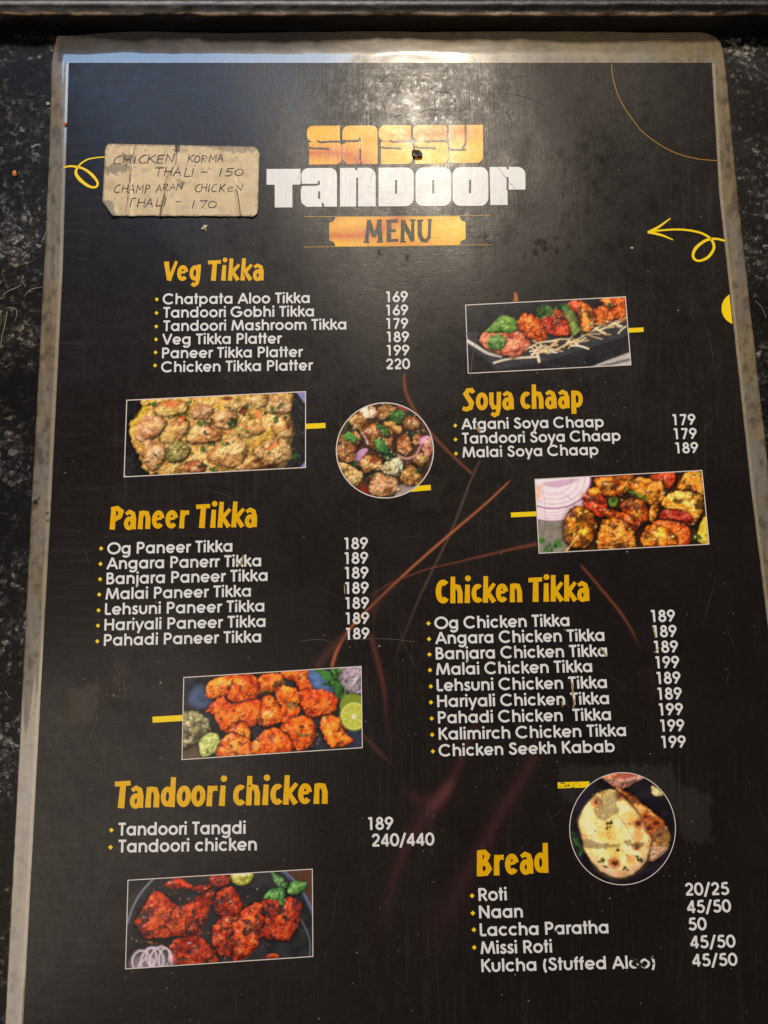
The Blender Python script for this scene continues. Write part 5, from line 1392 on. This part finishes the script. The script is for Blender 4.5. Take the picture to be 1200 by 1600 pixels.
def build_note():
    nu, nv = 244, 118
    s, t = np.meshgrid(np.linspace(0, 1, nu), np.linspace(0, 1, nv))
    # bilinear outline with rounded corners, a torn lower left corner and a rough lower edge
    top = 66 + (85 - 66) * s - 4; bot = 550 - 4 * (1 - s) + (fbm(s * 30, s * 0, 3) - .5) * 10
    y = top * (1 - t) + bot * t
    lx = np.interp(t, [0, .04, .1, .75, .80, 1.0], [85, 66, 60, 44, 42, 108]); rx = np.interp(t, [0, .04, .1, .9, .96, 1.0], [1058, 1082, 1096, 1086, 1078, 1050])
    x = lx * (1 - s) + rx * s
    U, Vv = 150 + x * .23333, 210 + y * .23333
    n = fbm(x * .012, y * .012, 61); n2 = fbm(x * .06, y * .06, 62); n3 = fbm(x * .2, y * .2, 63, 2)
    C = lin((212, 190, 152)) * (0.74 + .5 * n)[..., None] * (.85 + .3 * n3)[..., None]
    C = blend(C, sst(.55, .8, n) * .4, (122, 100, 70))
    def stain(poly, c, a, r=30):
        nonlocal C
        sd = sdist(x, y, np.array(poly, float)) + (n2 - .5) * r * 2
        C = blend(C, sst(-6, 8, sd) * a, c)
    ed = np.minimum(np.minimum(x - lx, rx - x), np.minimum(y - top, bot - y))
    C = blend(C, sst(16, 0, ed + (n2 - .5) * 24) * .65, (58, 46, 34))
    stain([(60, 210), (150, 190), (260, 215), (150, 265), (70, 260)], (44, 38, 34), .6, 38)
    stain([(525, 70), (560, 70), (560, 120), (530, 130)], (22, 20, 18), .95, 12)
    stain([(180, 130), (260, 130), (265, 190), (190, 200)], (60, 50, 42), .6, 36)
    stain([(720, 70), (1070, 85), (1060, 125), (850, 110)], (52, 44, 36), .5, 40)
    stain([(540, 310), (590, 310), (580, 350), (550, 350)], (70, 60, 50), .5, 30)
    stain([(40, 440), (120, 440), (140, 550), (60, 560)], (98, 86, 84), .7, 16)
    stain([(40, 455), (60, 470), (125, 555), (90, 560), (40, 500)], (30, 26, 24), .85, 8)
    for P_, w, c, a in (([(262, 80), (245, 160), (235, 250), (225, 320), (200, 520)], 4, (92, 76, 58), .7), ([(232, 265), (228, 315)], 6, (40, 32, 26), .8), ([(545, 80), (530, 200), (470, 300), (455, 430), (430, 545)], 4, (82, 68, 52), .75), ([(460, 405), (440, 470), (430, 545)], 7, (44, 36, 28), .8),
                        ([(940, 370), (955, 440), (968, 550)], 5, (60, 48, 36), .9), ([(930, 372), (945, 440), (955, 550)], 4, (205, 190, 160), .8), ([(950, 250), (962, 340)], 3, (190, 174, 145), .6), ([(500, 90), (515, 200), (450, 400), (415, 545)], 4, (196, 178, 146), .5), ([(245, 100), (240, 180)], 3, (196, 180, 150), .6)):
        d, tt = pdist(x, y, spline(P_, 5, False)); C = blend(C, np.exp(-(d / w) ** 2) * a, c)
    for _ in range(70):
        xx, yy, r = random.uniform(60, 1080), random.uniform(75, 540), random.uniform(1.5, 5)
        if random.random() < .6: yy = random.choice((random.uniform(75, 130), random.uniform(200, 260))); 
        C = blend(C, sst(r + 2, r - 2, np.hypot(x - xx, y - yy)) * .8, (44, 36, 30))
    top_ = on_note(U, Vv, 0).reshape(-1, 3); bot_ = upx(U, Vv, L0 + wave_h(U, Vv) + note_z(U, Vv) + STEP * 3 - .00018).reshape(-1, 3)
    F1 = gridfaces(nu, nv); n0 = nu * nv
    ringi = np.concatenate([np.arange(nu), np.arange(1, nv) * nu + nu - 1, (nv - 1) * nu + np.arange(nu - 2, -1, -1), np.arange(nv - 2, 0, -1) * nu]); r2 = np.roll(ringi, -1)
    F3 = np.stack([ringi, r2, r2 + n0, ringi + n0], 1)
    CC = C.reshape(-1, 3)
    return np.concatenate([top_, bot_]), np.concatenate([F1, F1[:, ::-1] + n0, F3]), np.concatenate([CC, CC])


V, F, C = build_note()
mesh('paper', V, F, M_PAPER, note, col=C, smooth=True)

HAND = {
    'C': (.62, [spline([(.52, .98), (.30, .86), (.12, .5), (.16, .14), (.42, .0), (.56, .08)], 4, False)]),
    'H': (.66, [[(.12, .98), (.10, .0)], [(.54, .96), (.55, .02)], [(.10, .5), (.56, .52)]]),
    'I': (.30, [[(.14, .96), (.13, .02)]]),
    'K': (.62, [[(.14, 1.0), (.12, .0)], [(.55, 1.0), (.16, .46)], [(.20, .52), (.60, .02)]]),
    'E': (.58, [[(.50, .96), (.14, .92), (.12, .04), (.52, .02)], [(.13, .5), (.44, .52)]]),
    'e': (.58, [spline([(.14, .42), (.44, .55), (.34, .80), (.14, .62), (.14, .18), (.34, .02), (.52, .12)], 4, False)]),
    'N': (.68, [[(.12, .0), (.14, .96), (.54, .06), (.58, 1.0)]]),
    'O': (.64, [(arc(.32, .48, .22, .44, 0, 360, 16), True)]),
    'R': (.60, [[(.14, .0), (.13, .96)], spline([(.10, .94), (.42, .92), (.46, .66), (.18, .50)], 4, False) , [(.18, .5), (.54, .0)]]),
    'M': (.78, [[(.10, .0), (.14, .96), (.38, .35), (.62, .98), (.66, .0)]]),
    'A': (.66, [[(.08, .0), (.32, .98), (.56, .0)], [(.16, .36), (.50, .38)]]),
    'T': (.62, [[(.04, .96), (.58, 1.0)], [(.30, .98), (.29, .0)]]),
    'L': (.54, [[(.14, 1.0), (.12, .02), (.48, .06)]]),
    'P': (.58, [[(.14, .0), (.14, .96)], spline([(.12, .94), (.44, .9), (.44, .56), (.15, .46)], 4, False)]),
    '-': (.60, [[(.08, .42), (.50, .46)]]),
    '1': (.40, [[(.2, 1.0), (.17, .0)]]),
    '5': (.64, [[(.54, .98), (.20, .94), (.17, .55)], spline([(.17, .55), (.42, .58), (.52, .32), (.36, .04), (.12, .06)], 4, False)]),
    '0': (.66, [(arc(.33, .44, .25, .40, 0, 360, 16), True)]),
    '7': (.60, [[(.08, .92), (.50, .96), (.26, .0)]]),
}
ik = Ink(1.0, surf=on_note)
hw = [('CHICKEN', 107, 196, 525, 188, 13), ('KORMA', 605, 188, 856, 184, 11.6), ('THALI', 388, 276, 650, 281, 13.4), ('-', 702, 272, 752, 272, 12), ('150', 815, 278, 985, 276, 12.4),
      ('CHAMP', 118, 392, 362, 386, 12.4), ('ARAN', 392, 386, 580, 370, 11.0), ('CHICK', 655, 384, 862, 384, 12.4), ('eN', 868, 382, 980, 376, 9.6), ('THALI', 200, 486, 460, 478, 12.6), ('-', 530, 474, 572, 472, 11), ('170', 642, 494, 806, 494, 12.6)]
for (t, x0, y0, x1, y1, cap) in hw:
    a, b = NZ(x0, y0), NZ(x1, y1)
    lay_text(ik, t, a[0], a[1], b[0], b[1], cap, HAND, .11, rounded=True, jitter=.06, shear=.10)
c = NZ(616, 492); ik.fill([(c[0] + .9 * math.cos(q), c[1] + .9 * math.sin(q)) for q in np.linspace(0, 6.28, 8, endpoint=False)])
ik.build('handwriting', M_INK, note)


# ------------------------------------------------------------------ crumbs
def crumb(u, v, size, c, label, base, name='crumb', flat=.6, stretch=1.0):
    import bmesh
    bm = bmesh.new(); bmesh.ops.create_icosphere(bm, subdivisions=2, radius=1)
    p = upx(np.array(float(u)), np.array(float(v)), base)
    s = size * .275e-3
    a = random.uniform(0, 3.14); ca, sa = math.cos(a), math.sin(a)
    for vtx in bm.verts:
        n = 1 + .5 * (float(vnoise(vtx.co.x * 2 + u, vtx.co.y * 2 + vtx.co.z * 3, 4)) - .5)
        x, y, z = vtx.co.x * s * n * stretch, vtx.co.y * s * n, (vtx.co.z + .92) * s * n * flat
        vtx.co = (x * ca - y * sa, x * sa + y * ca, max(z, 0))
    me = bpy.data.meshes.new(name); bm.to_mesh(me); bm.free()
    o = bpy.data.objects.new(name, me); COL.objects.link(o); o.location = p
    me.materials.append(wear_mat(name + '_stuff', c, .5))
    tag(o, label, 'crumb'); return o


crumb(652, 241.5, 7.5, (52, 28, 12), 'burnt brown crumb stuck on the orange title word', L0 + .0007, 'burnt_crumb', .35, 1.3)
crumb(23.5, 272, 3.6, (205, 120, 30), 'orange food crumb on the stone left of the menu', .0001, stretch=1.5)
crumb(75.5, 163, 3.0, (190, 182, 170), 'tiny white crumb against the left edge of the plastic border', .0002)
crumb(102.5, 195, 2.4, (190, 80, 50), 'tiny red crumb on the plastic border above the paper note', L0 + .0006, stretch=1.7)
crumb(127, 8, 2.6, (190, 186, 178), 'white speck on the rail at its left end', .0119, stretch=1.3)
crumb(243, 6.5, 4.2, (215, 215, 220), 'white crumb on the rail above the left end of the menu', .0120, stretch=1.4)
crumb(319.5, 356, 2.6, (190, 184, 160), 'pale rice grain on the menu below the paper note', L0 + .0006, 'rice_grain', .6, 2.2)
crumb(987, 388, 2.0, (214, 208, 196), 'round white speck on the menu below the yellow arrow', L0 + .0006)
